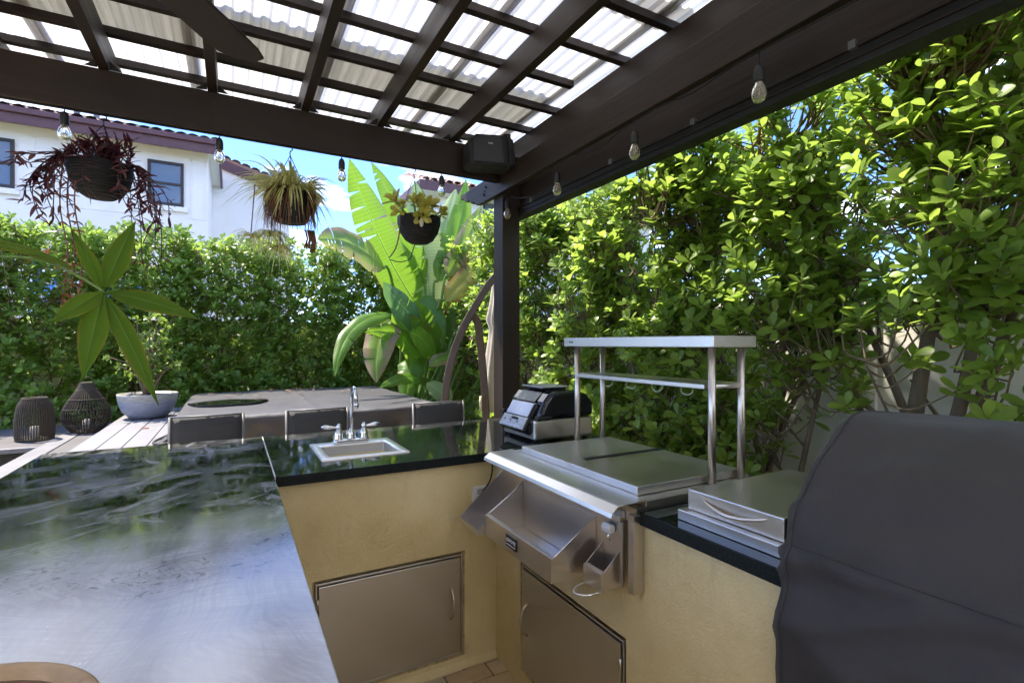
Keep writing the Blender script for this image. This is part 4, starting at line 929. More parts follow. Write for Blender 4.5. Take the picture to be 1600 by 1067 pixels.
for (x, y, dd, w, bend) in ((128, 425, .86, .036, 0.06), (-200, 300, .8, .05, 0), (-180, 480, .8, .05, 0), (-240, 390, .75, .05, 0)):
    tip = at(x, y, d=dd); o, rib, mid = strap_leaf('leaflet', 'pachira_leaf', mt, hub2, tip, w, toward * .6 + Vector((0, 0, 1)), bend, 14, 4, .30, 0, pach, bendv=(Vector((0, 0, .035)) if bend else None)); rib.build('midrib', 'petiole', o)
MB().tube([hub2, (-.47, 1.04, 1.60)], .0026, 6).build('stalk', 'petiole', mt)

# ------------------------------------------------------------------ wooden bowl at the near end of the counter
far = at(72, 1033, z=1.055); bc = Vector((far.x, far.y, TOP)) - Vector((S_, C_, 0)) * .186 + Vector((C_, -S_, 0)) * (-.012)
wb = thing('wooden_bowl', 'turned wooden bowl with pale thick rim on the near counter edge', 'bowl', bc)
MB().lathe([(.0, .0008), (.10, .0008), (.145, .02), (.176, .055), (.186, .078), (.1855, .085), (.182, .0875), (.174, .0865), (.169, .068)], bc, 64).build('shell', 'wood_bowl', wb)
MB().lathe([(.1695, .072), (.150, .04), (.09, .018), (.0, .014)], bc, 40).build('hollow', 'wood_inner', wb)

# ================================================================== deck around the hot tub
dk = tag(MB().box((-1.40, 3.92, -0.02), (-.975, 7.0, .585)).build('deck', 'deck_dark'), kind='structure')
WM[dk.name] = Matrix.Identity(4)
MB().box((-.97, 3.95, -0.02), (-.34, 7.0, .715)).build('deck_riser', 'deck_dark', dk)
MB().box((-4.2, 5.62, -0.02), (-1.41, 7.0, .585)).build('deck_riser', 'deck_dark', dk)
for k in range(4): box('plank', (-.968 + k * .1455, 3.93, .7155), (-.968 + k * .1455 + .139, 6.95, .7500), 'deck_y', dk, .003)
for k in range(2): box('plank', (-1.265 + k * .1455, 3.90, .5855), (-1.265 + k * .1455 + .139, 6.95, .620), 'deck_x', dk, .003)
box('edge_plank', (-1.412, 3.90, .5855), (-1.272, 6.95, .624), 'deck_y', dk, .003)
box('edge_plank', (-4.2, 5.555, .5855), (-1.418, 5.60, .623), 'deck_y', dk, .003)
for k in range(9): box('plank', (-4.2, 5.606 + k * .1455, .5855), (-1.418, 5.606 + k * .1455 + .139, .620), 'deck_x', dk, .003)

ht = thing('hot_tub', 'hot tub under a grey fitted fabric cover with a puddle on top', 'hot tub', (.65, 5.55, 0))
box('shell', (-.33, 4.47, -0.02), (1.61, 6.68, .86), 'shell', ht, .03)
for k in range(12): box('skirt_slat', (-.325 + k * .162, 4.452, .02), (-.325 + k * .162 + .154, 4.469, .74), 'deck_dark', ht, .003)
def perim(x0, x1, y0, y1, r, n):
    pts = ring(x0, x1, y0, y1, r, 0, 6); pts = [Vector(p) for p in pts]; L = [0]
    for i in range(len(pts)): L.append(L[-1] + (pts[(i + 1) % len(pts)] - pts[i]).length)
    out = []
    for k in range(n):
        s = L[-1] * k / n; i = max(j for j in range(len(pts)) if L[j] <= s); a, b = pts[i], pts[(i + 1) % len(pts)]; out.append(a.lerp(b, (s - L[i]) / max(1e-6, L[i + 1] - L[i])))
    return out
NP = 220; ed = perim(-.385, 1.675, 4.405, 6.75, .10, NP); cc = Vector((.645, 5.58, 0)); rows = []
for k, t_ in enumerate((0, .12, .25, .4, .55, .7, .82, .91, .97, 1.0)):
    row = []
    for p in ed:
        q = cc.lerp(p, t_); z = .925 + .012 * noise.noise(Vector((q.x * 1.6, q.y * 1.6, 2))) + .004 * noise.noise(Vector((q.x * 7, q.y * 5, 4))) - (.010 if t_ == 1 else 0)
        z -= .012 * math.exp(-((q.x + .03) ** 2 + (q.y - 5.46) ** 2) / .13)
        row.append((q.x, q.y, z + (.006 * math.exp(-((q.x - .62) / .03) ** 2)) + .01 * t_ * (1 - t_)))
    rows.append(row)
for k, dz in enumerate((.02, .045, .08, .12, .155, .185)):
    row = []
    for i, p in enumerate(ed):
        q = cc.lerp(p, 1.0); o = (p - cc); o.z = 0; o.normalize(); s = i / NP
        w = noise.noise(Vector((s * 46, dz * 9, 0))) * .055 * (dz / .185) + (1 - abs(noise.noise(Vector((s * 60 + dz * 40, dz * 12, 0)))) * 2 - .5) * .022 * (dz / .1)
        cor = .05 * (dz / .185) if (p.x < -.30 and p.y < 4.6) else 0
        row.append((p.x + o.x * (w + cor + .012), p.y + o.y * (w + .012 - (0.012 if False else 0)), .915 - dz + .012 * math.sin(s * 90) * (k == 5)))
    rows.append(row)
m = MB(); V = [p for r in rows for p in r]
m.add(V, [(i * NP + k, i * NP + (k + 1) % NP, (i + 1) * NP + (k + 1) % NP, (i + 1) * NP + k) for i in range(len(rows) - 1) for k in range(NP)], True)
cv = m.build('cover', 'cover_grey', ht)
MB().tube(smooth_path([(-.37, 4.80, .80), (-.44, 4.66, .775), (-.50, 4.46, .765), (-.44, 4.33, .765), (-.36, 4.36, .78)], 5), .010, 6).build('hem_cord', 'shell', cv)
MB().grid([[(-.375, 4.80, .82), (-.44, 4.65, .768)], [(-.37, 4.62, .84), (-.49, 4.47, .760)], [(-.365, 4.46, .84), (-.44, 4.335, .760)]]).build('corner_flap', 'cover_grey', cv, sub=2)
MB().lathe([(.0, .0015), (.25, .0015), (.315, 0)], (0, 0, 0), 40, lambda a, s: 1 + .06 * math.sin(2 * a + 1) + .04 * math.sin(5 * a)).xf(Matrix.Translation((-.03, 5.46, .929)) @ Matrix.Scale(1.0, 4)).build('puddle', 'puddle', ht)
fl = []
for k in range(26):
    x, y = (random.uniform(.35, 1.0), random.uniform(6.2, 6.68)) if k < 16 else (random.uniform(-.2, 1.4), random.uniform(5.6, 6.6))
    fl.append(((x, y, .951), (random.uniform(-1, 1), random.uniform(-1, 1), .05), (0, 0, 1), random.uniform(.05, .09)))
A = np.array([q[0] for q in fl]); me = leaves_mesh('leaf_litter', A, unit(np.array([q[1] for q in fl])), np.array([q[2] for q in fl], float), np.array([q[3] for q in fl]), TM_HI)
tag(link('leaf_litter', me, 'fallen_leaf'), 'scattered dry leaves lying on the grey hot tub cover', 'leaves', kind='stuff')
me = leaves_mesh('fallen_leaf', np.array([[-.70, 5.30, .757]]), np.array([[.9, .3, 0.]]), np.array([[0, 0, 1.]]), np.array([.09]), TM_HI)
tag(link('fallen_leaf', me, 'red_leaf'), 'single orange fallen leaf on the deck below the glazed bowl', 'leaf')

# ------------------------------------------------------------------ bar stools beyond the counter
def stool(x0, x1, label):
    xc = (x0 + x1) / 2; w = (x1 - x0) / 2; t = thing('bar_stool', label, 'stool', (xc, 3.28, -0.012), group='grey sling bar stools at the counter')
    yb, yf = 3.42, 2.99
    box('seat', (xc - w, yf + .1, .665), (xc + w, yb - .02, .680), 'sling', t, .004)
    G = [[(xc + (j / 8 * 2 - 1) * (w - .012), 3.405 + .035 * k / 6 - .018 * math.sin(math.pi * j / 8), .72 + (1.052 - .72) * k / 6) for j in range(9)] for k in range(7)]
    MB().grid(G).build('backrest', 'sling', t, solid=.006)
    for s_ in (-1, 1):
        x = xc + s_ * (w - .006)
        MB().tube([(x, yb - .02, -0.0115), (x, yb - .015, .66), (x, 3.408, .74), (x, 3.443, 1.058)], .009, 8).build('rear_leg', 'stool_frame', t)
        MB().tube([(x, yf + .06, -0.0115), (x, yf + .11, .66)], .009, 8).build('front_leg', 'stool_frame', t)
        MB().tube([(x, yf + .11, .66), (x, yb - .015, .66)], .008, 8).build('seat_rail', 'stool_frame', t)
        MB().tube([(x, yf + .08, .25), (x, yb - .018, .25)], .007, 8).build('stretcher', 'stool_frame', t)
    MB().tube([(xc - w, yf + .08, .25), (xc + w, yf + .08, .25)], .008, 8).build('footrest', 'stool_frame', t)
    MB().tube([(xc - w + .006, 3.443, 1.056), (xc, 3.426, 1.056), (xc + w - .006, 3.443, 1.056)], .006, 8).build('top_rail', 'stool_frame', t)
stool(-.317, .061, 'dark grey sling bar stool at the left, before the smeared counter')
stool(.287, .665, 'dark grey sling bar stool behind the sink tap')
stool(1.098, 1.487, 'dark grey sling bar stool nearest the pergola post')

# ------------------------------------------------------------------ rattan lanterns
def lantern(c, prof, hoops, label, handle):
    t = thing('rattan_lantern', label, 'lantern', c, group='rattan lanterns on the lower deck'); n = 46; m = MB(); c = Vector(c)
    pp = smooth_path([(r, 0, z) for r, z in prof], 5)
    for k in range(n):
        a = 2 * math.pi * k / n; m.tube([c + Vector((p.x * math.cos(a), p.x * math.sin(a), p.z)) for p in pp], .0052, 5)
    m.build('rib_cage', 'rattan', t)['kind'] = 'stuff'
    def rad(z): return min(pp, key=lambda p: abs(p.z - z)).x
    for z in hoops:
        r = rad(z); MB().tube([c + Vector((r * math.cos(R(10 * k)), r * math.sin(R(10 * k)), z)) for k in range(37)], .007 if z in (hoops[0], hoops[-1]) else .005, 6).build('hoop', 'rattan', t)
    MB().lathe([(.0, .004), (rad(.01) - .004, .004), (rad(.01) - .004, .012), (.0, .012)], c, 28).build('floor_disc', 'rattan', t)
    MB().lathe([(.032, .0125), (.032, .12), (.0, .124)], c, 18).build('candle', 'candle', t)
    if handle:
        z = prof[-1][1]; MB().tube([c + Vector((.05 * math.cos(R(q)), .0, z + .055 * math.sin(R(q)))) for q in range(0, 181, 15)], .004, 6).build('handle', 'rattan', t)
lantern((-1.545, 6.02, .6205), [(.127, .005), (.134, .08), (.130, .20), (.117, .30), (.094, .35), (.082, .375)], (.01, .37), 'barrel-shaped dark rattan lantern at the far left', False)
lantern((-1.245, 6.33, .6205), [(.115, .005), (.162, .07), (.186, .15), (.176, .23), (.124, .33), (.075, .41), (.044, .48)], (.01, .08, .15, .23, .32, .41, .475), 'onion-shaped dark rattan lantern with handle', True)

# ------------------------------------------------------------------ glazed bowl with jade plant
gb = thing('glazed_planter', 'wide blue-grey glazed bowl planted with a small jade tree', 'planter', (-.73, 6.12, .7505)); g0 = Vector((-.73, 6.12, .7505))
MB().lathe([(r_ * .84, z_ * .95) for r_, z_ in [(.0, .001), (.15, .001), (.19, .015), (.25, .075), (.285, .16), (.297, .235), (.297, .252), (.280, .252), (.275, .225), (.0, .222)]], g0, 48).build('bowl', 'pot_glazed', gb)
MB().lathe([(.0, .216), (.231, .216)], g0, 32).build('soil', 'soil', gb)
m = MB(); jl = []
for k in range(9):
    a = R(40 * k); e = g0 + Vector((random.uniform(.08, .25) * math.cos(a), random.uniform(.08, .22) * math.sin(a), random.uniform(.42, .95))); b = g0 + Vector((.02 * math.cos(a), .02 * math.sin(a), .22))
    pts = bez(b, b.lerp(e, .4) + Vector((0, 0, .12)), e, 8); m.tube(pts, [.022 - .0022 * i for i in range(9)], 6)
    for q in range(7):
        s = pts[random.randint(3, 8)]; e2 = s + Vector((random.uniform(-.12, .12), random.uniform(-.12, .12), random.uniform(0, .12))); m.tube([s, e2], .005, 5)
        for i in range(12):
            d, n = rosette_dirs(e2 - s, i, 12, 15, 95); jl.append((e2 + Vector((random.uniform(-.02, .02), random.uniform(-.02, .02), random.uniform(-.03, .02))), d, n, random.uniform(.035, .06)))
m.build('stem', 'bark', gb); bulk('foliage', jl, TM_LO, 'jade_leaf', gb)

# ------------------------------------------------------------------ cantilever parasol folded beside the tub
um = thing('folded_parasol', 'closed cream cantilever parasol on a curved brown mast behind the post', 'parasol', (1.8, 4.15, -0.02)); YU = 4.13
def bar(pts, w, th):
    pts = smooth_path(pts, 5); m = MB(); fr = frames(pts); V = []; out = Vector((S_, C_, 0))
    for i, p in enumerate(pts):
        t_ = (pts[min(i + 1, len(pts) - 1)] - pts[max(i - 1, 0)]).normalized(); s = t_.cross(out).normalized(); ww = w if not callable(w) else w(i / (len(pts) - 1))
        V += [p - s * ww / 2 - out * th / 2, p + s * ww / 2 - out * th / 2, p + s * ww / 2 + out * th / 2, p - s * ww / 2 + out * th / 2]
    n = len(pts); F = [(i * 4 + k, i * 4 + (k + 1) % 4, (i + 1) * 4 + (k + 1) % 4, (i + 1) * 4 + k) for i in range(n - 1) for k in range(4)] + [(3, 2, 1, 0), tuple(n * 4 - 4 + k for k in range(4))]
    return m.add(V, F, False)
ms_ = bar([at(x, y, Y=YU) for x, y in ((695, 800), (694, 690), (696, 620), (705, 565), (722, 517), (741, 482), (760, 450), (775, 432), (795, 415))], .062, .07).build('mast', 'mast', um, bevel=.006)
bar([at(x, y, Y=YU) + Vector((0, .002, 0)) for x, y in ((738, 492), (746, 503), (750, 530), (755, 580), (759, 640), (763, 760), (768, 800))], .066, .064).build('strut', 'mast', um, bevel=.006)
for x, y in ((747, 484), (752, 503)):
    p = at(x, y, Y=YU - .035); MB().tube([p + Vector((S_, C_, 0)) * .02, p - Vector((S_, C_, 0)) * .012], .009, 10).build('bolt', 'matte_black', um)
hx0 = at(779, 420, Y=YU + .12)
def pleat(a, s): return 1 + .20 * math.sin(7 * a + 3 * s) * (s > .05)
MB().lathe([(.02, 0), (.05, -.12), (.07, -.30), (.10, -.48), (.075, -.56), (.085, -.66), (.12, -.95), (.13, -1.20), (.115, -1.32), (.10, -1.34)], hx0, 48, pleat).build('canopy', 'canvas', um)
MB().tube([hx0 + Vector((0, 0, .05)), hx0 - Vector((0, 0, 1.42))], .018, 10).build('pole', 'mast', um)
p = at(751, 640, Y=YU - .06); MB().tube([p, p + Vector((0, 0, .12))], .012, 8).build('crank_handle', 'canvas', um)
box('base_plate', (1.40, 3.86, -0.0115), (2.20, 4.38, .03), 'stool_frame', um, .01)

# ================================================================== hedge shrubs
CAM = np.array([0, 0, 1.47])
def in_frame(Pw):
    d = Pw[:, 0] * S_ + Pw[:, 1] * C_; r = Pw[:, 0] * C_ - Pw[:, 1] * S_
    x = 800 + 794 * r / np.maximum(d, .05); y = 538 - 794 * (Pw[:, 2] - 1.47) / np.maximum(d, .05)
    return (d > .2) & (x > 5) & (x < 1595) & (y > 5) & (y < 1060), d
MEH = single_mesh('leaf', TM_HI, 'hedge_leaf_single'); MEF = single_mesh('leaf', TM_HI, 'hedge_leaf_far_single')
def shrub(label, base, ext, ntips, size, front, n_single, far=False, sparse=1.0, top=2.85, stems=5, group=None, seed=0, trunk=.05, legs=None):
    rng = np.random.default_rng(100 + seed); random.seed(50 + seed)
    x0, x1, y0, y1 = ext
    t = thing('hedge_shrub', label, 'shrub', (base[0], base[1], -0.03), group=group); b = Vector((base[0], base[1], -0.03))
    # woody stems
    m = MB(); pts_all = []; tg = legs or [(random.uniform(x0 + .15, x1 - .1), random.uniform(y0, y1), top - random.uniform(.15, .5)) for _ in range(stems)]
    for k, e in enumerate(tg):
        e = Vector(e); s = b + Vector((random.uniform(-.05, .05), random.uniform(-.07, .07), 0)); h = e - s
        c1_ = s + Vector((h.x * .15 + random.uniform(-.08, .08), h.y * .15 + random.uniform(-.08, .08), h.z * .35)); c2_ = s + Vector((h.x * .55 + random.uniform(-.1, .1), h.y * .6 + random.uniform(-.1, .1), h.z * .66))
        pts = smooth_path([s, c1_, c2_, e], 6); r0 = trunk * random.uniform(.6, 1.0); m.tube(pts, [max(.006, r0 * (1 - .85 * i / (len(pts) - 1))) for i in range(len(pts))], 7); pts_all += pts[3:]
        for q in range(4):
            i = random.randint(5, len(pts) - 4); a = random.uniform(0, 6.28); L = random.uniform(.3, .7)
            e2 = pts[i] + Vector((math.cos(a) * L * .6, math.sin(a) * L * .7, L * .8)); e2.x = min(max(e2.x, x0 + .05), x1); e2.y = min(max(e2.y, y0 - .2), y1 + .2); e2.z = min(e2.z, top - .15)
            p2_ = smooth_path([pts[i], pts[i].lerp(e2, .5) + Vector((random.uniform(-.06, .06), random.uniform(-.06, .06), -.04)), e2], 5); m.tube(p2_, [max(.004, r0 * .38 * (1 - .7 * i_ / (len(p2_) - 1))) for i_ in range(len(p2_))], 6); pts_all += p2_[2:]
    m.build('trunk', 'bark', t)
    # twig tips through the crown
    T = []; fx, fy = front
    while len(T) < ntips:
        n = ntips * 2; P_ = np.stack([rng.uniform(x0, x1, n), rng.uniform(y0, y1, n), np.zeros(n)], 1)
        u = rng.beta(1.1, 1.9, n)                                  # towards the lit face
        if fx: P_[:, 0] = x0 + (x1 - x0) * u
        else: P_[:, 1] = y0 + (y1 - y0) * u
        P_[:, 2] = .12 + (top - .12) * rng.beta(1.25, .90, n)
        for p in P_:
            nz_ = noise.noise(Vector(p * 1.5) + Vector((seed, 0, 0)));  nz2 = noise.noise(Vector(p * 3.4))
            h = p[2] / top; keep = (.85 + .7 * nz_ + .4 * nz2 + .2 * (h - .5)) if far else (.60 + 1.3 * nz_ + .7 * nz2 + .45 * (h - .5))
            edge = (p[0] - x0) / (x1 - x0) if fx else (p[1] - y0) / (y1 - y0)
            if edge < .22 + .25 * nz_ and h < .96 and edge < .28 * (0.4 + abs(h - .6)): keep -= .5
            if p[2] < 1.55: keep -= (1 - sparse) * 1.3
            if p[2] > top - .10 + (.08 if far else .16) * nz_: continue
            if rng.random() < keep: T.append(p)
            if len(T) >= ntips: break
    T = np.array(T); A = np.array([tuple(p) for p in pts_all])
    tw = MB(); LP, LD, LN, LS = [], [], [], []
    outv = np.array([fx, fy, 0.0])
    for i, p in enumerate(T):
        dd = ((A - p) ** 2).sum(1) + np.where(A[:, 2] > p[2] - .05, 3, 0); q = A[dd.argmin()]
        ax = Vector(p - q).normalized() * .35 + Vector((0, 0, .8)) + Vector(outv) * random.uniform(.1, .6) + Vector((random.uniform(-.6, .6), random.uniform(-.6, .6), random.uniform(-.4, .3)))
        ax.normalize(); P0 = Vector(p)
        if i % (1 if not far else 4) == 0 and (Vector(q) - P0).length < .85:
            mid = P0.lerp(Vector(q), .45) - ax * .10; tw.tube(smooth_path([Vector(q), mid, P0], 3 if not far else 2), [.006, .0055, .005, .0045, .004, .0035, .003] if not far else [.005, .0045, .004, .0035, .003], 4, cap=False)
        elif i % 2 == 0: tw.tube([P0 - ax * .16 + Vector((random.uniform(-.03, .03), random.uniform(-.03, .03), 0)), P0], .003, 4, cap=False)
        k = random.randint(5, 9)
        for j in range(k):
            d, n = rosette_dirs(ax, j, k, 22 + 40 * (j / k), 50 + 45 * (j / k)); LP.append(P0 - ax * (.05 * j / k)); LD.append(d); LN.append(n); LS.append(random.uniform(*size) * (.75 if j < 2 else 1))
    tw.build('twigs', 'twig', t)['kind'] = 'stuff'
    LP = np.array([tuple(v) for v in LP]); LD = unit(np.array([tuple(v) for v in LD])); LN = np.array([tuple(v) for v in LN]); LS = np.array(LS); RA = rng.uniform(.92, 1.25, len(LP))
    vis, dist = in_frame(LP); fr_ = (LP[:, 0] - x0) if fx else (LP[:, 1] - y0)
    score = np.where(vis, 0, 99) + fr_ * 1.2 - LS * 8 + dist * .35 + rng.uniform(0, .1, len(LP)); idx = np.argsort(score); k = int(min(n_single, vis.sum()))
    for i in idx[:k]: place_leaf('leaf', MEF if far else MEH, t, LP[i], LD[i], LN[i], LS[i], RA[i])
    rest = np.setdiff1d(np.arange(len(LP)), idx[:k])
    me = leaves_mesh('foliage', LP[rest], LD[rest], LN[rest], LS[rest], TM_LO if far else TM_HI, RA[rest]); me.transform(wm(t).inverted())
    link('foliage', me, 'hedge_leaf_far' if far else 'hedge_leaf', t)['kind'] = 'stuff'
    return t
GR, GB = 'shrubs of the right hedge', 'shrubs of the back hedge'
RS = [  # label, base y, y-range, tips, sparse
 ('hedge shrub at the right picture edge, its base hidden by the grill cover', .30, (-.2, .85), 420, .62),
 ('hedge shrub with thick forked trunk rising behind the covered grill', 1.07, (.62, 1.62), 700, .62),
 ('leafy hedge shrub behind the side burner', 1.85, (1.35, 2.3), 760, .78),
 ('hedge shrub with several slim stems seen through the steel over-shelf', 2.65, (2.1, 3.1), 820, .85),
 ('bright hedge shrub behind the countertop grill', 3.5, (2.9, 4.0), 860, .92),
 ('sunlit hedge shrub just right of the pergola post', 4.45, (3.8, 4.95), 760, .95),
 ('hedge shrub half hidden by the pergola post', 5.45, (4.75, 6.0), 650, .95),
 ('farthest shrub of the right hedge beside the bird of paradise', 6.6, (5.8, 7.3), 620, .95)]
for i, (lb_, by, yr, n, sp_) in enumerate(RS):
    legs = [(2.75, .98, 2.7), (2.45, 1.62, 2.5), (2.80, .62, 2.5), (2.5, .8, 2.3)] if i == 1 else None
    shrub(lb_, (2.66, by), (2.28 if i > 5 else 2.18, 2.98, yr[0], yr[1]), int(n * 1.35), (.055, .095), (-1, 0), 110, False, sp_, (3.05, 2.90, 2.72, 2.70, 2.78, 2.85, 2.85, 2.85)[i], 4 if i else 2, GR, i, .030 if i != 1 else .052, legs)
BL = ['back hedge shrub at the far left behind the barrel lantern', 'back hedge shrub behind the onion-shaped lantern', 'back hedge shrub behind the glazed bowl planter', 'back hedge shrub behind the left half of the hot tub', 'back hedge shrub behind the middle of the hot tub', 'back hedge shrub left of the bird of paradise', 'back hedge shrub hidden behind the bird of paradise']
for i, lb_ in enumerate(BL):
    x = -2.75 + i * .88
    shrub(lb_, (x, 7.85), (x - .55, x + .55, 7.12, 8.22), 1250, (.066, .105), (0, -1), 50, True, 1.0, 2.92, 4, GB, 20 + i, .018)

# ================================================================== bird of paradise
bp = thing('bird_of_paradise', 'tall giant bird of paradise with torn paddle leaves behind the hot tub', 'plant', (2.05, 6.2, -0.03)); random.seed(5)
root = Vector((2.05, 6.2, -0.03))
BP = [ # base px, tip px, base Y, tip Y, width m, material, tears, sag, control offset (x right, up, towards)
 ((652, 478), (546, 249), 5.9, 5.6, .52, 'paddle_green', 7, .03, (-.10, -.10, 0)),
 ((668, 488), (648, 283), 6.1, 6.2, .62, 'paddle_pale', 2, .02, (.06, 0, 0)),
 ((676, 492), (712, 296), 6.3, 6.4, .66, 'paddle_pale', 3, .02, (-.05, 0, .1)),
 ((684, 440), (728, 281), 6.0, 5.9, .36, 'paddle_green', 2, .05, (.12, -.1, 0)),
 ((700, 432), (752, 322), 5.8, 5.6, .30, 'paddle_dry', 3, .05, (0, -.05, 0)),
 ((695, 470), (764, 392), 5.7, 5.4, .34, 'paddle_yellow', 6, .05, (0, -.05, 0)),
 ((600, 420), (496, 374), 5.8, 5.3, .44, 'paddle_dry', 6, .05, (.0, .22, 0)),
 ((660, 440), (580, 254), 6.1, 6.0, .34, 'paddle_green', 5, .03, (.10, .05, 0)),
 ((672, 520), (598, 441), 5.7, 5.2, .34, 'paddle_blue', 1, .10, (-.05, .0, 0)),
 ((612, 492), (523, 588), 5.6, 5.0, .22, 'paddle_green', 1, .05, (-.22, .30, 0)),
 ((612, 500), (588, 598), 5.6, 5.3, .40, 'paddle_dry', 2, .05, (-.1, .15, 0)),
 ((676, 580), (612, 492), 5.8, 5.5, .50, 'paddle_green', 1, .12, (.05, .15, 0)),
 ((676, 598), (593, 606), 5.6, 5.2, .20, 'paddle_green', 1, .05, (0, .16, 0)),
 ((704, 628), (666, 598), 5.3, 5.0, .22, 'paddle_pale', 0, .05, (0, .05, 0)),
 ((726, 575), (741, 478), 5.8, 5.7, .40, 'paddle_green', 1, .03, (0, 0, 0)),
 ((748, 535), (753, 462), 5.6, 5.5, .18, 'paddle_green', 0, .03, (0, 0, 0)),
 ((714, 560), (670, 573), 5.5, 5.2, .22, 'paddle_dry', 1, .03, (0, .1, 0)),
 ((640, 560), (630, 640), 5.8, 5.4, .35, 'paddle_green', 1, .05, (.1, .3, 0)),
 ((650, 470), (690, 545), 6.0, 5.6, .34, 'paddle_green', 2, .05, (.1, .2, 0)),
 ((700, 520), (735, 590), 6.0, 5.7, .34, 'paddle_green', 1, .05, (.1, .2, 0)),
 ((690, 500), (700, 330), 6.4, 6.5, .40, 'paddle_green', 3, .03, (.06, 0, 0)),
 ((660, 480), (612, 360), 6.2, 6.1, .40, 'paddle_green', 4, .04, (-.05, .05, 0)),
 ((690, 560), (648, 470), 5.7, 5.5, .34, 'paddle_green', 2, .06, (-.06, .1, 0)),
 ((700, 540), (730, 440), 5.8, 5.7, .30, 'paddle_green', 2, .04, (.06, .05, 0)),
 ((680, 560), (640, 520), 5.5, 5.2, .28, 'paddle_green', 2, .06, (0, .14, 0)),
 ((660, 560), (570, 520), 5.7, 5.3, .26, 'paddle_green', 2, .05, (0, .25, 0)),
 ((640, 470), (580, 400), 6.3, 6.2, .34, 'paddle_green', 4, .05, (0, .1, 0)),
]
paddle = lambda t_: max(.03, (min(1, t_ / .16) ** .6) * (1 - max(0, t_ - .30) / .70 * .25) * (1 - max(0, (t_ - .55) / .45) ** 2.2) ** .9 if t_ < 1 else .02)
rt = Vector((C_, -S_, 0)); tow = Vector((-S_, -C_, 0))
for (pb, pt, yb, yt, w, mat, tears, sag, cto) in BP:
    b = at(*pb, Y=yb); e = at(*pt, Y=yt); N = tow * 1.0 + Vector((0, 0, .35)) + rt * random.uniform(-.25, .25)
    bend = rt * cto[0] + Vector((0, 0, cto[1])) + tow * (cto[2] + sag)
    o, rib, mid = strap_leaf('paddle_leaf', mat, bp, b, e, w * .92, N, sag, 22, 5, .28, .008, paddle, tears, bend)
    rib.build('midrib', 'petiole', o)
    s = root + Vector((random.uniform(-.25, .25), random.uniform(-.15, .15), random.uniform(.0, .25))); d0 = (mid[1] - mid[0]).normalized()
    pts = smooth_path([s, s.lerp(b, .45) + Vector((0, 0, .05)), b - d0 * .12, b], 6); MB().tube(pts, [.026 - .0009 * i for i in range(len(pts))], 7).build('stalk', 'petiole', o)
for k in range(9):
    s = root + Vector((random.uniform(-.25, .35), random.uniform(-.4, .1), 0)); e = at(random.uniform(690, 748), random.uniform(500, 560), Y=5.6)
    MB().tube(bez(s, (s + e) / 2 + rt * random.uniform(-.1, .1), e, 8), .012, 6).build('stalk', 'petiole', bp)
MB().tube(bez(at(690, 500, Y=5.9), at(715, 450, Y=5.8), at(752, 375, Y=5.6), 8), .012, 6).build('dry_stalk', 'petiole_orange', bp)

# ================================================================== neighbouring houses
def tiles(name, P0, ux, uy, nx, ny, w, l, parent):
    m = MB(); P0, ux, uy = Vector(P0), Vector(ux).normalized(), Vector(uy).normalized(); nz_ = ux.cross(uy)
    for j in range(ny):
        for i in range(nx):
            p = P0 + ux * (i * w) + uy * (j * l * .85) + nz_ * (-.02 + random.uniform(0, .012)); V = []
            for t_ in (0, 1):
                for k in range(5):
                    a = math.pi * k / 4; V.append(p + ux * (w * .5 - w * .48 * math.cos(a)) + nz_ * (math.sin(a) * w * .32 + (.02 if t_ == 0 else 0)) + uy * l * t_)
            m.add(V, [(k, k + 1, 6 + k, 5 + k) for k in range(4)], True)
    o = m.build(name, 'roof_tile', parent); o['kind'] = 'stuff'; return o
def window(x0, x1, z0, z1, y, parent):
    f = MB()
    for a, b in (((x0 - .03, z0 - .03), (x0 + .03, z1 + .03)), ((x1 - .03, z0 - .03), (x1 + .03, z1 + .03)), ((x0 + .031, z0 - .03), (x1 - .031, z0 + .03)), ((x0 + .031, z1 - .03), (x1 - .031, z1 + .03)), ((x0 + .031, (z0 + z1) / 2 - .03), (x1 - .031, (z0 + z1) / 2 + .02))):
        f.box((a[0], y - .05, a[1]), (b[0], y - .004, b[1]))
    o = f.build('window', 'window_frame', parent); MB().add([(x0, y - .02, z0), (x1, y - .02, z0), (x1, y - .02, z1), (x0, y - .02, z1)], [(0, 1, 2, 3)]).build('pane', 'window_glass', o)
    MB().box((x0 - .12, y - .09, z0 - .16), (x1 + .12, y - .003, z0 - .05)).build('sill', 'house_paint', o); return o
h1 = thing('house', 'white two-storey house with maroon eaves above the back hedge on the left', 'house', (-5, 16, -0.03))
MB().box((-10, 14.1, -0.03), (-.515, 20, 5.99)).build('wall', 'house_paint', h1)
for x0_, x1_, z0_, z1_ in ((-1.66, -1.03, 4.70, 5.64), (-4.62, -3.96, 4.70, 5.64)): window(x0_, x1_, z0_, z1_, 14.1, h1)
for x0_, x1_ in ((-3.65, -1.95), (-.86, -.56)):   # raised stucco bands
    for a, b in (((x0_, 4.42), (x0_ + .03, 5.80)), ((x1_ - .03, 4.42), (x1_, 5.80)), ((x0_, 4.40), (x1_, 4.43)), ((x0_, 5.78), (x1_, 5.81))): MB().box((a[0], 14.085, a[1]), (b[0], 14.099, b[1])).build('stucco_band', 'house_paint', h1)
MB().box((-10.4, 13.62, 5.992), (-.30, 20.4, 6.03)).build('soffit', 'house_paint', h1)
MB().box((-10.45, 13.57, 5.85), (-.25, 13.615, 6.16)).build('fascia', 'fascia', h1, bevel=.01); MB().box((-10.45, 13.50, 6.05), (-.20, 13.565, 6.17)).build('gutter', 'fascia', h1, bevel=.015)
MB().box((-.295, 13.62, 5.93), (-.25, 20.4, 6.16)).build('fascia', 'fascia', h1)
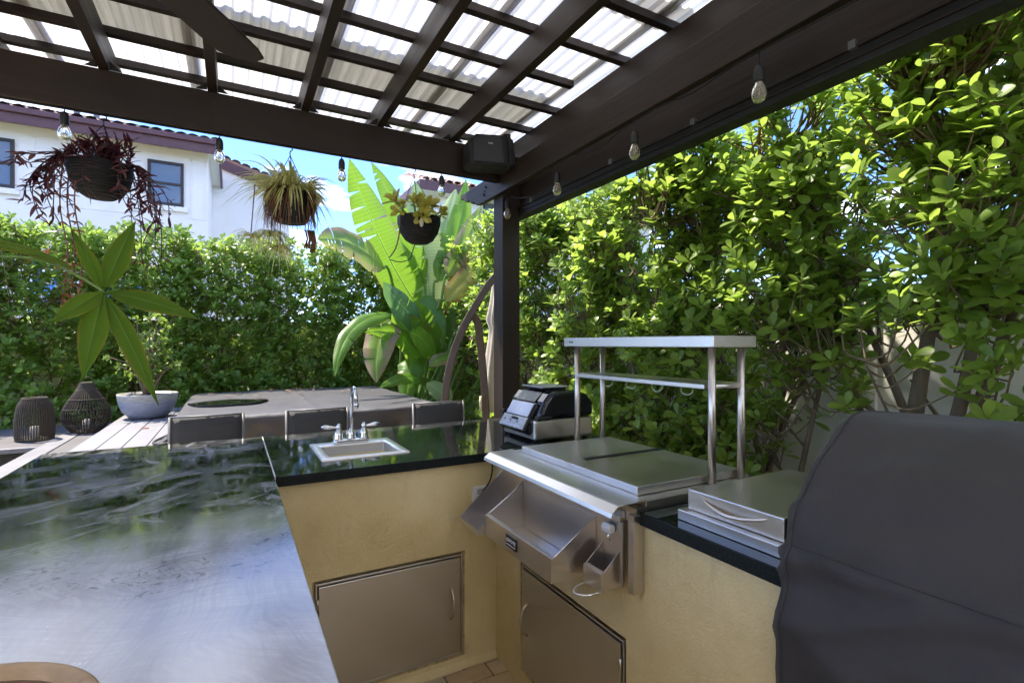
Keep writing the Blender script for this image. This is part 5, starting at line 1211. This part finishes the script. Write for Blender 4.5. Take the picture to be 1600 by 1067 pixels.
MB().add([(-10.4, 13.6, 6.16), (-.25, 13.6, 6.16), (-3.4, 17, 7.25), (-10.4, 17, 7.25), (-.25, 20.4, 6.16)], [(0, 1, 2, 3), (1, 4, 2)]).build('roof', 'roof_tile', h1)
tiles('roof_tiles', (-6.3, 13.55, 6.16), (1, 0, 0), (0, 3.4, 1.09), 27, 7, .225, .36, h1)
for x in (-2.95, -2.62): MB().box((x, 13.9, 6.28), (x + .09, 14.0, 6.50)).build('roof_vent', 'stool_frame', h1)
a, b = at(346, 249, Y=16.7), at(470, 300, Y=16.7); wv = Vector((0, 0, -.26))
MB().prism([(-.513, 16.78, -0.03), (b.x - .3, 16.78, -0.03), (b.x - .3, 16.78, b.z - .1), (-.513, 16.78, a.z - .1)], (0, 3, 0)).build('side_wing', 'house_paint', h1)
MB().prism([a, b, b + wv, a + wv], (0, .06, 0)).build('wing_fascia', 'fascia', h1)
MB().prism([a + Vector((0, 0, .005)), b + Vector((0, 0, .005)), b + Vector((0, 0, .09)), a + Vector((0, 0, .09))], (0, .3, 0)).build('wing_roof', 'roof_tile', h1)
tiles('wing_tiles', a + Vector((0, -.05, .06)), (b - a), (0, 1, .0), 11, 3, .26, .4, h1)

h2 = thing('house', 'white house with maroon eaves behind the bird of paradise and post', 'house', (7.5, 16, -0.03))
cn = at(656, 284, Y=13.0); zx = cn.z
MB().box((cn.x + .5, 13.5, -0.03), (13, 19, zx - .17)).build('wall', 'house_paint', h2)
MB().box((cn.x, 13.0, zx - .17), (13.4, 13.06, zx + .08)).build('fascia', 'fascia', h2); MB().box((cn.x, 13.065, zx - .17), (cn.x + .06, 19.4, zx + .08)).build('fascia', 'fascia', h2)
MB().box((cn.x + .07, 13.07, zx - .165), (13.4, 19.4, zx - .12)).build('soffit', 'house_paint', h2)
MB().add([(cn.x, 13.0, zx + .08), (13.4, 13.0, zx + .08), (13.4, 16.2, zx + 1.2), (cn.x + 3.2, 16.2, zx + 1.2), (cn.x, 19.4, zx + .08)], [(0, 1, 2, 3), (0, 3, 4)]).build('roof', 'roof_tile', h2)
tiles('roof_tiles', (cn.x + .05, 12.97, zx + .08), (1, 0, 0), (0, 3.2, 1.12), 24, 6, .225, .36, h2)
wa = at(756, 305, Y=13.5); window(wa.x, wa.x + .95, wa.z - 1.25, wa.z, 13.5, h2)

# ------------------------------------------------------------------ play set glimpsed through the back hedge
ps = thing('play_set', 'blue and red garden play set glimpsed through the back hedge', 'play set', (-1.9, 10.2, -0.03))
for x in (-2.5, -1.3):
    for y in (9.8, 10.8): MB().tube([(x, y, -0.03), (x, y, 2.7)], .05, 8).build('post', 'playset_blue', ps)
box('platform', (-2.45, 9.85, 1.2), (-1.35, 10.75, 1.28), 'playset_red', ps)
for k in range(3): box('side_panel', (-2.42 + k * .37, 9.78, 1.35), (-2.42 + k * .37 + .33, 9.82, 2.35), 'playset_blue', ps, .01)
MB().prism([(-2.7, 9.7, 2.7), (-1.1, 9.7, 2.7), (-1.9, 9.7, 3.05)], (0, 1.2, 0)).build('roof', 'playset_red', ps)
G = [[(-1.25 + 1.6 * t_, 10.3 + s_ * .25, 1.25 * (1 - t_) ** 1.2 + .15 + (.18 if abs(s_) == 1 else 0)) for s_ in (-1, -.8, 0, .8, 1)] for t_ in [i / 10 for i in range(11)]]
MB().grid(G).build('slide', 'playset_blue', ps, solid=.02)
